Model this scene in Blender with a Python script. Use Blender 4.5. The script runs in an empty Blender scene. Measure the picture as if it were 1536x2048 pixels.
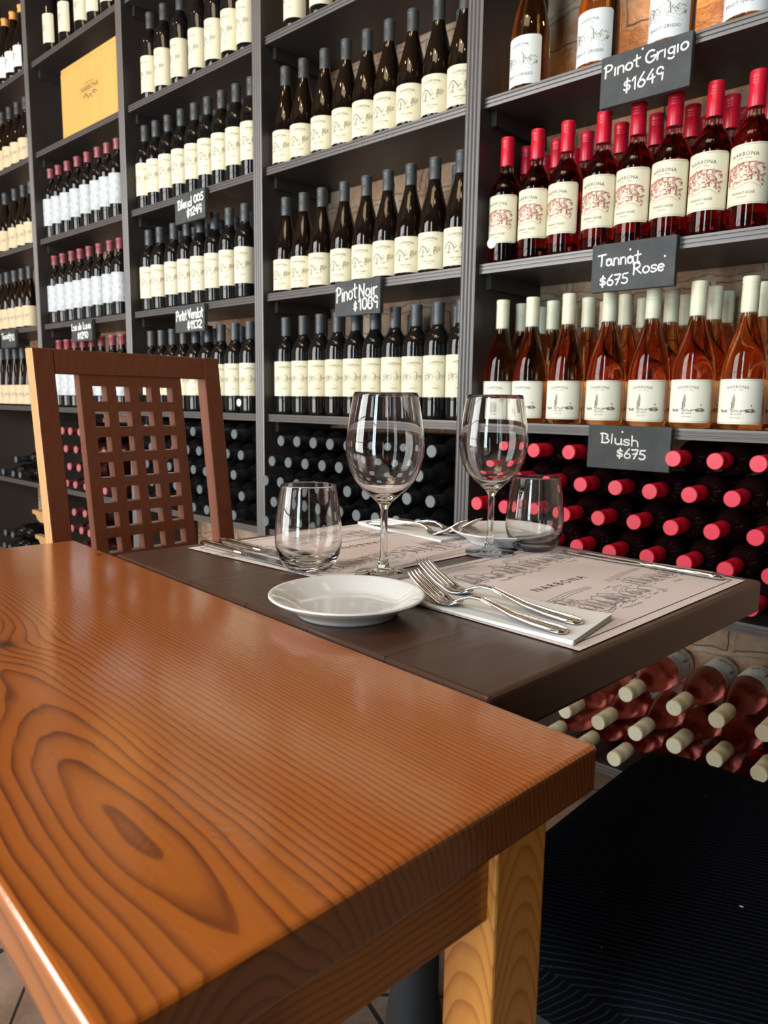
import bpy, math, random
from mathutils import Vector, Matrix
C = bpy.context.scene.collection
SC = bpy.context.scene
PI = math.pi
R = math.radians

# ------------------------------------------------------------------ camera, world, lights, exposure
def cam_axes(yaw, pitch, roll):
    f = Vector((-math.sin(yaw)*math.cos(pitch), math.cos(yaw)*math.cos(pitch), -math.sin(pitch)))
    r0 = Vector((math.cos(yaw), math.sin(yaw), 0)); u0 = r0.cross(f)
    r = math.cos(roll)*r0 + math.sin(roll)*u0
    u = -math.sin(roll)*r0 + math.cos(roll)*u0
    return r, u, f
_r, _u, _f = cam_axes(0.7437714216, 0.1465796366, 0.0144213537)
cd = bpy.data.cameras.new('camera'); cam = bpy.data.objects.new('camera', cd); C.objects.link(cam)
cam.matrix_world = Matrix(((_r.x, _u.x, -_f.x, 0.0), (_r.y, _u.y, -_f.y, -1.52), (_r.z, _u.z, -_f.z, 0.96), (0, 0, 0, 1)))
cd.sensor_fit = 'VERTICAL'; cd.sensor_height = 36.0; cd.lens = 1490.07/2048*36.0
cd.clip_start = 0.02; cd.clip_end = 60
cd.dof.use_dof = True; cd.dof.focus_distance = 0.80; cd.dof.aperture_fstop = 13.0
SC.camera = cam
SC.view_settings.view_transform = 'Standard'; SC.view_settings.look = 'None'
SC.view_settings.gamma = 1.0; SC.view_settings.exposure = 0.0; SC.view_settings.use_curve_mapping = False
SC.cycles.max_bounces = 14; SC.cycles.transmission_bounces = 14; SC.cycles.glossy_bounces = 5
SC.cycles.diffuse_bounces = 3; SC.cycles.transparent_max_bounces = 8
SC.cycles.sample_clamp_indirect = 4.0; SC.cycles.caustics_refractive = True; SC.cycles.caustics_reflective = False
SC.cycles.blur_glossy = 0.3

w = bpy.data.worlds.new('world'); SC.world = w; w.use_nodes = True
w.node_tree.nodes['Background'].inputs[0].default_value = (0.75, 0.87, 1.0, 1)
w.node_tree.nodes['Background'].inputs[1].default_value = 0.25

def area(name, loc, rot, sx, sy, power, col):
    l = bpy.data.lights.new(name, 'AREA'); l.shape = 'RECTANGLE'; l.size = sx; l.size_y = sy
    l.energy = power; l.color = col
    o = bpy.data.objects.new(name, l); o.location = loc; o.rotation_euler = rot; C.objects.link(o); return o
def spot(name, loc, target, power, col, ang, blend=0.6, size=0.05):
    l = bpy.data.lights.new(name, 'SPOT'); l.energy = power; l.color = col; l.spot_size = R(ang); l.spot_blend = blend
    l.shadow_soft_size = size
    o = bpy.data.objects.new(name, l); o.location = loc
    o.rotation_euler = (Vector(target)-Vector(loc)).to_track_quat('-Z', 'Y').to_euler(); C.objects.link(o); return o
ROOM = dict(x0=-5.0, x1=4.2, y0=-3.5, y1=0.262, z=3.5)
DAY = (0.86, 0.95, 1.0); WARM = (1.0, 0.66, 0.34)
# daylight entering through the tall windows of the street wall and the side wall: (centre x, width, sill, head)
WIN_FRONT = [(-2.9, 2.3, 0.25, 3.1), (-0.12, 0.52, 0.08, 3.1), (2.5, 0.5, 0.5, 2.5)]
WIN_POWER = [(250, (0.98, 0.96, 0.92)), (112, (0.76, 0.93, 1.0)), (12, (0.80, 0.93, 1.0))]
WIN_SIDE = []
for (cx, wd, s, h), (pw, pc) in zip(WIN_FRONT, WIN_POWER):
    area('window_daylight', (cx, ROOM['y0']-0.09, (s+h)/2), (R(90), 0, 0), wd, h-s, pw, pc)
for cy, wd, s, h in WIN_SIDE:
    area('window_daylight', (ROOM['x1']+0.09, cy, (s+h)/2), (R(90), 0, R(90)), wd, h-s, 25, DAY)
area('added_overhead_fill', (-0.9, -1.9, 3.45), (0, 0, 0), 1.3, 0.8, 26, (1.0, 0.74, 0.48))  # unseen overhead fill, added to brighten the table tops
# warm ceiling spots washing the upper shelves
for x in (-3.4, -2.2, -1.0, 0.1):
    spot('ceiling_spot', (x, -1.5, 3.35), (x-0.1, 0.1, 1.9), 11, WARM, 70)
# unseen warm light added above the pinot grigio shelf for an amber glow
spot('added_rack_glow', (-0.72, 0.18, 2.005), (-0.80, 0.22, 1.66), 6, (1.0, 0.47, 0.11), 120, 0.9, 0.02)

# ------------------------------------------------------------------ node helper
class NT:
    def __init__(s, name):
        s.m = bpy.data.materials.new(name); s.m.use_nodes = True
        s.t = s.m.node_tree; s.n = s.t.nodes; s.l = s.t.links
        s.b = s.n['Principled BSDF']
    def node(s, typ, **kw):
        x = s.n.new(typ)
        for k, v in kw.items(): setattr(x, k, v)
        return x
    def put(s, sock, v):
        if isinstance(v, bpy.types.NodeSocket): s.l.new(v, sock)
        else: sock.default_value = v
    def math(s, op, a, b=None, c=None, clamp=False):
        x = s.node('ShaderNodeMath', operation=op, use_clamp=clamp)
        s.put(x.inputs[0], a)
        if b is not None: s.put(x.inputs[1], b)
        if c is not None: s.put(x.inputs[2], c)
        return x.outputs[0]
    def coord(s, loc=(0, 0, 0), rot=(0, 0, 0), scale=(1, 1, 1), kind='Object'):
        tc = s.node('ShaderNodeTexCoord'); mp = s.node('ShaderNodeMapping')
        mp.inputs['Location'].default_value = loc; mp.inputs['Rotation'].default_value = rot; mp.inputs['Scale'].default_value = scale
        s.l.new(tc.outputs[kind], mp.inputs['Vector']); return mp.outputs[0]
    def sep(s, v):
        x = s.node('ShaderNodeSeparateXYZ'); s.l.new(v, x.inputs[0]); return x.outputs
    def comb(s, a, b, c):
        x = s.node('ShaderNodeCombineXYZ')
        for i, v in enumerate((a, b, c)): s.put(x.inputs[i], v)
        return x.outputs[0]
    def noise(s, v, scale, detail=3, rough=0.5, out='Fac', dist=0.0):
        x = s.node('ShaderNodeTexNoise'); s.l.new(v, x.inputs['Vector'])
        x.inputs['Scale'].default_value = scale; x.inputs['Detail'].default_value = detail
        x.inputs['Roughness'].default_value = rough; x.inputs['Distortion'].default_value = dist
        return x.outputs[out]
    def ramp(s, fac, stops, interp='LINEAR'):
        x = s.node('ShaderNodeValToRGB'); x.color_ramp.interpolation = interp
        e = x.color_ramp.elements
        while len(e) < len(stops): e.new(0.5)
        for k, (p, c) in enumerate(stops):
            e[k].position = p; e[k].color = (*c, 1) if len(c) == 3 else c
        s.put(x.inputs[0], fac); return x.outputs[0]
    def mix(s, fac, a, b, mode='MIX'):
        x = s.node('ShaderNodeMix', data_type='RGBA', blend_type=mode)
        s.put(x.inputs[0], fac)
        s.put(x.inputs[6], a if isinstance(a, bpy.types.NodeSocket) else (*a, 1)); s.put(x.inputs[7], b if isinstance(b, bpy.types.NodeSocket) else (*b, 1))
        return x.outputs[2]
    def bump(s, h, strength=0.2, dist=0.002):
        x = s.node('ShaderNodeBump'); x.inputs['Strength'].default_value = strength; x.inputs['Distance'].default_value = dist
        s.l.new(h, x.inputs['Height']); s.l.new(x.outputs[0], s.b.inputs['Normal'])
    def set(s, **kw):
        for k, v in kw.items():
            k = {'col': 'Base Color', 'rough': 'Roughness', 'metal': 'Metallic', 'trans': 'Transmission Weight', 'ior': 'IOR', 'spec': 'Specular IOR Level',
                 'coat': 'Coat Weight', 'coatr': 'Coat Roughness', 'sheen': 'Sheen Weight'}.get(k, k)
            if isinstance(v, tuple) and len(v) == 3: v = (*v, 1)
            s.put(s.b.inputs[k], v)
        return s.m

def plain(name, col, rough=0.5, var=0.12, scale=30, **kw):
    t = NT(name); v = t.coord()
    n = t.noise(v, scale, 3)
    c = t.mix(n, tuple(max(0, x*(1-var)) for x in col), tuple(min(1, x*(1+var)) for x in col))
    return t.set(col=c, rough=rough, **kw)

M = {}
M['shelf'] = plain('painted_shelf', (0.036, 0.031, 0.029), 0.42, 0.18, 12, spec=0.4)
M['shelf_front'] = plain('lighter_grey_front', (0.082, 0.075, 0.073), 0.40, 0.18, 12, spec=0.85)  # front faces of uprights and shelves, lighter grey than the rest
M['cap_red'] = plain('red_cap', (0.55, 0.008, 0.03), 0.33, 0.06, 20, spec=0.5)
M['top_grey'] = plain('lit_grey_cap_top', (0.108, 0.128, 0.142), 0.4, 0.12, 60)  # cap-end tones: window light on the discs is painted into the colour
M['top_red'] = plain('lit_red_cap_top', (0.72, 0.035, 0.075), 0.38, 0.06, 60)
M['top_rose'] = plain('lit_rose_cap_top', (0.42, 0.14, 0.15), 0.4, 0.1, 60)
M['cap_white'] = plain('cream_cap', (0.70, 0.69, 0.52), 0.42, 0.04, 20)
M['cap_grey'] = plain('grey_cap', (0.052, 0.060, 0.067), 0.40, 0.1, 20)
M['cap_black'] = plain('shaded_grey_cap', (0.016, 0.018, 0.021), 0.4, 0.1, 20)  # grey cap darkened: shade on the lying caps is put into the colour
M['cap_rose'] = plain('dusty_rose_capsule', (0.25, 0.06, 0.075), 0.38, 0.1, 20)
M['cap_orange'] = plain('orange_cap', (0.75, 0.33, 0.07), 0.4, 0.1, 20)
M['paper_cream'] = plain('cream_label_paper', (0.71, 0.67, 0.50), 0.55, 0.03, 60)
M['paper_rose'] = plain('rose_label_paper', (0.72, 0.68, 0.52), 0.55, 0.03, 60)
M['paper_blush'] = plain('pale_label_paper', (0.80, 0.80, 0.69), 0.55, 0.03, 60)
M['paper_white'] = plain('white_label_paper', (0.66, 0.71, 0.73), 0.55, 0.03, 60)
M['paper_tan'] = plain('tan_label_paper', (0.66, 0.52, 0.34), 0.6, 0.08, 60)
def mottled():
    t = NT('mottled_label_paper'); v = t.coord()
    n = t.noise(v, 55, 4, 0.6)
    return t.set(col=t.ramp(n, [(0.35, (0.36, 0.40, 0.44)), (0.6, (0.56, 0.60, 0.63))]), rough=0.5)
M['paper_mottled'] = mottled()
M['ink'] = plain('grey_brown_ink', (0.15, 0.125, 0.095), 0.7, 0.1, 80)
M['ink_dark'] = plain('dark_ink', (0.055, 0.045, 0.045), 0.7, 0.1, 80)
M['ink_faint'] = plain('faint_ink', (0.36, 0.32, 0.25), 0.7, 0.1, 80)
M['ink_red'] = plain('brown_red_ink', (0.30, 0.09, 0.07), 0.7, 0.15, 80)
M['ink_redl'] = plain('pale_red_ink', (0.52, 0.27, 0.22), 0.7, 0.15, 80)
def glass(name, col, ior=1.38, rough=0.0):
    t = NT(name); v = t.coord(); n = t.noise(v, 25, 2)
    c = t.mix(n, tuple(x*0.94 for x in col), tuple(min(1, x*1.04) for x in col))
    return t.set(col=c, rough=rough, trans=1.0, ior=ior)
M['wine_rose'] = glass('deep_rose_wine_in_glass', (0.62, 0.045, 0.04))
M['wine_blush'] = glass('blush_wine_in_glass', (0.96, 0.50, 0.22))
M['wine_blush_shade'] = glass('shaded_blush_wine_in_glass', (0.46, 0.12, 0.10), 1.38, 0.12)  # darker copy of the blush wine, with the low shelf's shade painted in
M['wine_amber'] = glass('amber_glass', (0.62, 0.26, 0.05))
M['neck_clear'] = glass('clear_neck_glass', (0.93, 0.78, 0.72), 1.45)
M['glass_clear'] = glass('clear_glassware', (1.0, 1.0, 1.0), 1.5)
def darkglass(name, col):
    t = NT(name); v = t.coord(); n = t.noise(v, 14, 3)
    return t.set(col=t.mix(n, tuple(x*0.6 for x in col), tuple(x*1.5 for x in col)), rough=0.04, spec=0.42)
M['glass_black'] = darkglass('black_bottle_glass', (0.006, 0.006, 0.006))
M['glass_brown'] = darkglass('dark_brown_bottle_glass', (0.007, 0.004, 0.0026))
M['glass_claret'] = darkglass('dark_claret_bottle', (0.014, 0.004, 0.005))
M['chalk'] = plain('chalk', (0.78, 0.80, 0.78), 0.9, 0.22, 260)
def slate():
    t = NT('chalkboard_slate'); v = t.coord()
    n = t.noise(v, 18, 5, 0.65); n2 = t.noise(v, 3.0, 2)
    f = t.math('MULTIPLY', n, n2)
    return t.set(col=t.ramp(f, [(0.12, (0.032, 0.037, 0.040)), (0.45, (0.085, 0.094, 0.098))]), rough=0.75)
M['slate'] = slate()

def brick():
    t = NT('old_brick_wall')
    v0 = t.coord(rot=(R(90), 0, 0))
    nz = t.noise(t.coord(scale=(1, 1, 1)), 5.5, 3, 0.6, 'Color')
    off = t.node('ShaderNodeVectorMath', operation='SCALE'); t.l.new(nz, off.inputs[0]); off.inputs[3].default_value = 0.10
    ad = t.node('ShaderNodeVectorMath', operation='ADD'); t.l.new(v0, ad.inputs[0]); t.l.new(off.outputs[0], ad.inputs[1])
    b = t.node('ShaderNodeTexBrick'); t.l.new(ad.outputs[0], b.inputs['Vector'])
    b.inputs['Scale'].default_value = 1.0; b.inputs['Brick Width'].default_value = 0.24; b.inputs['Row Height'].default_value = 0.085
    b.inputs['Mortar Size'].default_value = 0.011; b.inputs['Mortar Smooth'].default_value = 0.5
    b.inputs['Color1'].default_value = (0.42, 0.21, 0.12, 1); b.inputs['Color2'].default_value = (0.50, 0.34, 0.24, 1); b.inputs['Mortar'].default_value = (0.50, 0.42, 0.33, 1)
    n = t.noise(t.coord(), 7, 6, 0.7); n2 = t.noise(t.coord(), 34, 5, 0.7)
    stone = t.ramp(n, [(0.33, (0.12, 0.085, 0.06)), (0.45, (0.50, 0.27, 0.15)), (0.56, (0.58, 0.44, 0.31)), (0.7, (0.68, 0.60, 0.49))])
    c = t.mix(0.74, b.outputs['Color'], stone)
    c = t.mix(t.math('MULTIPLY', n2, 0.45), c, (0.12, 0.09, 0.07), 'MULTIPLY')
    h = t.math('ADD', t.math('MULTIPLY', b.outputs['Fac'], -0.6), t.math('ADD', n, t.math('MULTIPLY', n2, 0.4)))
    t.bump(h, 0.8, 0.02)
    return t.set(col=c, rough=0.9)
M['brick'] = brick()
M['plaster'] = plain('ochre_plaster', (0.17, 0.12, 0.08), 0.85, 0.08, 3)
M['ceiling'] = plain('pale_wooden_ceiling', (0.15, 0.09, 0.05), 0.8, 0.12, 4)

def floor_mat():
    t = NT('worn_stone_floor'); v = t.coord()
    b = t.node('ShaderNodeTexVoronoi', feature='DISTANCE_TO_EDGE'); t.l.new(t.coord(scale=(1, 1, 0.001)), b.inputs['Vector']); b.inputs['Scale'].default_value = 2.6
    n = t.noise(v, 4.5, 6, 0.65); n2 = t.noise(v, 60, 4, 0.6)
    c = t.ramp(t.math('ADD', t.math('MULTIPLY', n, 0.7), t.math('MULTIPLY', n2, 0.3)), [(0.3, (0.13, 0.092, 0.073)), (0.65, (0.33, 0.225, 0.165))])
    crack = t.math('LESS_THAN', b.outputs['Distance'], 0.006)
    c = t.mix(crack, c, (0.015, 0.013, 0.012))
    t.bump(n2, 0.25, 0.004)
    return t.set(col=c, rough=0.62)
M['floor'] = floor_mat()

def pine(name, y0, h0, rot, pitch, light, mid, dark, rough, coat=0.0, knots=(), axis='X', wob=1.0, coatr=0.12, xo=0.0, swell=(), hwob=0.065, zs=1.0, end=None, pillar=None):
    """growth rings round a pith running along the board, cut by whichever face shows them"""
    t = NT(name)
    v = t.coord(rot=(0, 0, rot))
    x, y, z = t.sep(v)[0:3]
    if axis == 'Z': x, y, z = z, x, y
    if axis == 'Y': x, y, z = y, x, z
    if xo: x = t.math('ADD', x, xo)
    lo = t.comb(t.math('MULTIPLY', x, 1.7), t.math('MULTIPLY', y, 3.5), t.math('MULTIPLY', z, 3.5))
    n1 = t.noise(lo, 1.6, 2, 0.4)
    lo2 = t.comb(t.math('MULTIPLY', x, 6.0), t.math('MULTIPLY', y, 12.0), t.math('MULTIPLY', z, 12.0))
    n2 = t.noise(lo2, 1.0, 3, 0.55)
    hx = t.noise(t.comb(t.math('MULTIPLY', x, 2.3), 0.0, 0.0), 2.0, 2, 0.5)
    u = t.math('ADD', t.math('SUBTRACT', y, y0), t.math('MULTIPLY', t.math('SUBTRACT', n1, 0.5), 0.020*wob))
    h = t.math('ADD', t.math('ADD', t.math('MULTIPLY', z, zs), h0), t.math('MULTIPLY', t.math('SUBTRACT', hx, 0.5), hwob*wob))
    r = t.math('SQRT', t.math('ADD', t.math('MULTIPLY', u, u), t.math('MULTIPLY', h, h)))
    if pillar:   # a post cut near the pith: nested arches on every face
        ux = t.math('SUBTRACT', y, pillar[0]); uy = t.math('SUBTRACT', z, pillar[1])
        hh = t.math('ADD', t.math('MULTIPLY', x, 0.105), t.math('MULTIPLY', t.math('SUBTRACT', n1, 0.5), 0.012))
        q2 = t.math('ADD', t.math('MULTIPLY', ux, ux), t.math('MULTIPLY', uy, uy))
        r = t.math('SQRT', t.math('ADD', q2, t.math('MULTIPLY', hh, hh)))
    kd = None
    for (kx, ky, sx, sy, A_) in swell:
        dx = t.math('DIVIDE', t.math('SUBTRACT', x, kx), sx); dy = t.math('DIVIDE', t.math('SUBTRACT', y, ky), sy)
        d2 = t.math('ADD', t.math('MULTIPLY', dx, dx), t.math('MULTIPLY', dy, dy))
        r = t.math('ADD', r, t.math('MULTIPLY', t.math('POWER', 2.718, t.math('MULTIPLY', d2, -1.0)), A_))
    for (kx, ky, ks) in knots:
        dx = t.math('MULTIPLY', t.math('SUBTRACT', x, kx), 0.55); dy = t.math('SUBTRACT', y, ky)
        d2 = t.math('ADD', t.math('MULTIPLY', dx, dx), t.math('MULTIPLY', dy, dy))
        g = t.math('POWER', 2.718, t.math('DIVIDE', d2, -(ks*2.6)**2))
        r = t.math('ADD', r, t.math('MULTIPLY', g, ks*0.85))
        core = t.math('POWER', 2.718, t.math('DIVIDE', d2, -(ks*0.62)**2))
        kd = core if kd is None else t.math('ADD', kd, core)
    n3 = t.noise(t.comb(t.math('MULTIPLY', x, 1.6), t.math('MULTIPLY', y, 20.0), t.math('MULTIPLY', z, 20.0)), 1.0, 2, 0.5)
    n4 = t.noise(t.comb(t.math('MULTIPLY', x, 16.0), t.math('MULTIPLY', y, 55.0), t.math('MULTIPLY', z, 55.0)), 1.0, 2, 0.5)
    ph = t.math('ADD', t.math('ADD', t.math('DIVIDE', r, pitch), t.math('MULTIPLY', n2, 0.5)), t.math('ADD', t.math('MULTIPLY', n3, 2.6), t.math('MULTIPLY', n4, 0.35)))
    fr = t.math('FRACT', ph)
    g = t.ramp(fr, [(0.0, (0.15,)*3), (0.10, (0.0,)*3), (0.55, (0.10,)*3), (0.80, (0.62,)*3), (0.90, (1.0,)*3), (0.97, (0.85,)*3), (1.0, (0.15,)*3)])
    fine = t.noise(t.comb(t.math('MULTIPLY', x, 14.0), t.math('MULTIPLY', y, 420.0), t.math('MULTIPLY', z, 420.0)), 1.0, 3, 0.6)
    big = t.noise(lo, 2.2, 2, 0.5)
    base = t.mix(big, light, mid)
    base = t.mix(t.math('MULTIPLY', fine, 0.28), base, dark)
    gm = t.noise(t.comb(t.math('MULTIPLY', x, 2.6), t.math('MULTIPLY', y, 48.0), t.math('MULTIPLY', z, 48.0)), 1.0, 3, 0.6)
    c = t.mix(t.math('MULTIPLY', g, t.math('ADD', 0.30, t.math('MULTIPLY', gm, 1.15)), clamp=True), base, dark)
    if kd is not None: c = t.mix(t.math('MINIMUM', kd, 1.0), c, tuple(q*0.35 for q in dark))
    if end is not None:   # end grain, darkened further: shade on the table end is painted in
        geo = t.node('ShaderNodeNewGeometry'); dt = t.node('ShaderNodeVectorMath', operation='DOT_PRODUCT')
        t.l.new(geo.outputs['True Normal'], dt.inputs[0]); dt.inputs[1].default_value = (math.cos(rot), -math.sin(rot), 0)
        eg = t.math('GREATER_THAN', t.math('ABSOLUTE', dt.outputs['Value']), 0.8)
        c = t.mix(t.math('MULTIPLY', eg, 1.0-end), c, (0.036, 0.008, 0.0012))
    pores = t.noise(t.coord(rot=(0, 0, rot)), 260, 3, 0.6)
    if coat:
        cb = t.node('ShaderNodeBump'); cb.inputs['Strength'].default_value = 0.26; cb.inputs['Distance'].default_value = 0.0006
        t.l.new(t.math('ADD', t.math('MULTIPLY', pores, 0.7), t.math('MULTIPLY', fr, 0.5)), cb.inputs['Height']); t.l.new(cb.outputs[0], t.b.inputs['Coat Normal'])
    t.bump(t.math('ADD', t.math('MULTIPLY', fr, 0.5), t.math('ADD', fine, t.math('MULTIPLY', pores, 0.6))), 0.16, 0.0009)
    return t.set(col=c, rough=rough, coat=coat, coatr=coatr)
GR = R(4.85)
M['pine_top'] = pine('varnished_pine_top', -1.377, -0.1775, GR, 0.0038, (0.54, 0.158, 0.015), (0.44, 0.108, 0.008), (0.15, 0.026, 0.0025), 0.30, 1.0,
                     knots=((-0.541, -1.338, 0.012), (-0.858, -1.13, 0.007)), coatr=0.10, hwob=0.010, wob=0.8, zs=0.35, end=0.42,
                     swell=((-0.218, -1.377, 0.14, 0.030, -0.009), (-0.507, -1.122, 0.09, 0.022, 0.012), (-0.44100000000000006, -1.3980000000000001, 0.12, 0.04, 0.012)))
M['pine_leg'] = pine('pine_leg', -0.245, 1.19, GR, 0.0019, (0.72, 0.305, 0.060), (0.63, 0.245, 0.042), (0.43, 0.142, 0.020), 0.36, 0.3, axis='Z', wob=1.0, pillar=(-0.14245, -1.16504))
M['pine_apron'] = pine('pine_apron', 0.0, -0.60, R(-85), 0.0026, (0.44, 0.150, 0.026), (0.36, 0.110, 0.016), (0.16, 0.038, 0.005), 0.36, 0.3, wob=0.8)
M['chair_wood'] = pine('dark_red_wood', -0.45, 0.6, 0.0, 0.006, (0.170, 0.043, 0.0135), (0.150, 0.036, 0.0115), (0.125, 0.029, 0.0095), 0.34, 0.25, axis='Z')

def dark_table():
    t = NT('dark_stained_planks'); v = t.coord(rot=(0, 0, R(3)))
    x, y, z = t.sep(v)[0:3]
    gr = t.noise(t.comb(t.math('MULTIPLY', x, 90), t.math('MULTIPLY', y, 7), t.math('MULTIPLY', z, 60)), 1.0, 5, 0.6)
    big = t.noise(v, 6, 4, 0.6)
    c = t.mix(big, (0.056, 0.0215, 0.011), (0.104, 0.045, 0.025))
    c = t.mix(t.math('MULTIPLY', gr, 0.5), c, (0.018, 0.0075, 0.005))
    # plank seams
    wob = t.math('MULTIPLY', t.math('SUBTRACT', t.noise(v, 9, 2), 0.5), 0.003)
    seam = None
    for sx in (-0.345, -0.452, -0.56, -0.68, -0.80, -0.90):
        d = t.math('ABSOLUTE', t.math('SUBTRACT', t.math('ADD', x, wob), sx))
        s_ = t.math('LESS_THAN', d, 0.0009)
        seam = s_ if seam is None else t.math('MAXIMUM', seam, s_)
    c = t.mix(seam, c, (0.004, 0.0025, 0.002))
    chip = t.math('GREATER_THAN', t.noise(v, 38, 5, 0.7), 0.735)
    c = t.mix(t.math('MULTIPLY', chip, 0.55), c, (0.16, 0.075, 0.035))
    t.bump(t.math('ADD', t.math('MULTIPLY', gr, 0.7), t.math('MULTIPLY', seam, -2.0)), 0.22, 0.0015)
    return t.set(col=c, rough=t.math('ADD', 0.24, t.math('MULTIPLY', gr, 0.16)), spec=0.55)
M['dark_wood'] = dark_table()
M['pale_wood'] = pine('pale_post_wood', -0.98, 1.4, 0.0, 0.006, (0.60, 0.33, 0.13), (0.52, 0.26, 0.09), (0.36, 0.15, 0.05), 0.5, axis='Z')  # paler wood for the outer side of one back post
M['black_metal'] = plain('black_iron', (0.007, 0.007, 0.008), 0.75, 0.2, 20)
M['mat'] = plain('pale_placemat_paper', (0.76, 0.675, 0.665), 0.8, 0.03, 40)
M['mat_ink'] = plain('placemat_ink', (0.30, 0.265, 0.26), 0.8, 0.2, 60)
M['mat_line'] = plain('placemat_border_ink', (0.05, 0.043, 0.042), 0.8, 0.1, 60)
def napkin():
    t = NT('white_paper_napkin'); v = t.coord(rot=(0, 0, R(30)))
    wv = t.node('ShaderNodeTexWave', wave_type='BANDS', bands_direction='X'); t.l.new(v, wv.inputs[0]); wv.inputs['Scale'].default_value = 110
    wv.inputs['Distortion'].default_value = 0.4
    t.bump(wv.outputs['Fac'], 0.35, 0.0006)
    return t.set(col=t.mix(t.noise(v, 20, 2), (0.80, 0.80, 0.80), (0.86, 0.86, 0.86)), rough=0.85)
M['napkin'] = napkin()
M['porcelain'] = plain('white_porcelain', (0.76, 0.77, 0.77), 0.02, 0.02, 8, spec=0.65)
def steel():
    t = NT('polished_steel'); v = t.coord()
    return t.set(col=t.mix(t.noise(v, 90, 3), (0.70, 0.68, 0.65), (0.80, 0.79, 0.77)), metal=1.0, rough=0.13)
M['steel'] = steel()
def fabric():
    t = NT('ribbed_black_fabric'); v = t.coord()
    x, y, z = t.sep(v)[0:3]
    wv = t.math('MULTIPLY', t.noise(v, 90, 2), 0.0022)
    side = t.math('LESS_THAN', z, 0.444)
    top = t.math('ADD', t.math('SUBTRACT', y, t.math('MULTIPLY', x, 0.42)), t.math('MULTIPLY', z, 0.8))
    low = t.math('ADD', t.math('MULTIPLY', y, 0.6), t.math('ADD', t.math('MULTIPLY', x, 0.9), t.math('MULTIPLY', z, -0.8)))
    p = t.math('FRACT', t.math('DIVIDE', t.math('ADD', t.math('ADD', t.math('MULTIPLY', low, side), t.math('MULTIPLY', top, t.math('SUBTRACT', 1.0, side))), wv), 0.0068))
    rib = t.math('LESS_THAN', t.math('ABSOLUTE', t.math('SUBTRACT', p, 0.5)), 0.12)
    n = t.noise(v, 700, 2, 0.6)
    c = t.mix(t.math('MULTIPLY', rib, t.math('MULTIPLY', n, 1.0)), (0.0016, 0.0021, 0.0036), (0.013, 0.023, 0.032))
    lint = t.math('GREATER_THAN', t.noise(v, 135, 1, 0.4), 0.83)
    c = t.mix(lint, c, (0.55, 0.58, 0.6))
    t.bump(n, 0.3, 0.001)
    return t.set(col=c, rough=0.95, spec=0.05)
M['fabric'] = fabric()
def boxwood():
    t = NT('blond_wood'); v = t.coord()
    x, y, z = t.sep(v)[0:3]
    n = t.noise(t.comb(t.math('MULTIPLY', x, 30), t.math('MULTIPLY', y, 30), t.math('MULTIPLY', z, 3)), 1.0, 4, 0.6)
    c = t.mix(n, (0.62, 0.33, 0.085), (0.72, 0.42, 0.13))
    return t.set(col=c, rough=0.5)
M['box_wood'] = boxwood()
M['cradle_wood'] = plain('raw_wood', (0.50, 0.28, 0.12), 0.7, 0.15, 20)
M['window_frame'] = plain('painted_window_frame', (0.5, 0.48, 0.45), 0.5, 0.05, 10)

# ------------------------------------------------------------------ mesh helpers
def mesh(name, verts, faces, mats, midx=None, smooth=False, sharp=None):
    me = bpy.data.meshes.new(name); me.from_pydata(verts, [], faces); 
    for m in mats: me.materials.append(m)
    if midx: me.polygons.foreach_set('material_index', midx)
    if smooth is True: me.polygons.foreach_set('use_smooth', [True]*len(faces))
    elif smooth: me.polygons.foreach_set('use_smooth', smooth)
    me.update()
    if sharp: me.set_sharp_from_angle(angle=R(sharp))
    return me
def obj(name, me, parent=None, loc=None, rot=None):
    o = bpy.data.objects.new(name, me); C.objects.link(o)
    if parent: o.parent = parent
    if loc: o.location = loc
    if rot: o.rotation_euler = rot
    return o
def tag(o, label, cat, group=None):
    o['label'] = label; o['category'] = cat
    if group: o['group'] = group
    return o
def thing(name, label, cat, loc=(0, 0, 0), group=None):
    o = bpy.data.objects.new(name, None); C.objects.link(o); o.location = loc; o.empty_display_size = 0.05
    return tag(o, label, cat, group)
def struct(name, me):
    o = obj(name, me); o['kind'] = 'structure'; return o
def dup(src, loc, rot, label, group):
    r = src.copy(); C.objects.link(r); r.location = loc; r.rotation_euler = rot; r['label'] = label; r['group'] = group
    for ch in src.children:
        c = ch.copy(); C.objects.link(c); c.parent = r
        for g in ch.children:
            d = g.copy(); C.objects.link(d); d.parent = c
    return r
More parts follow.
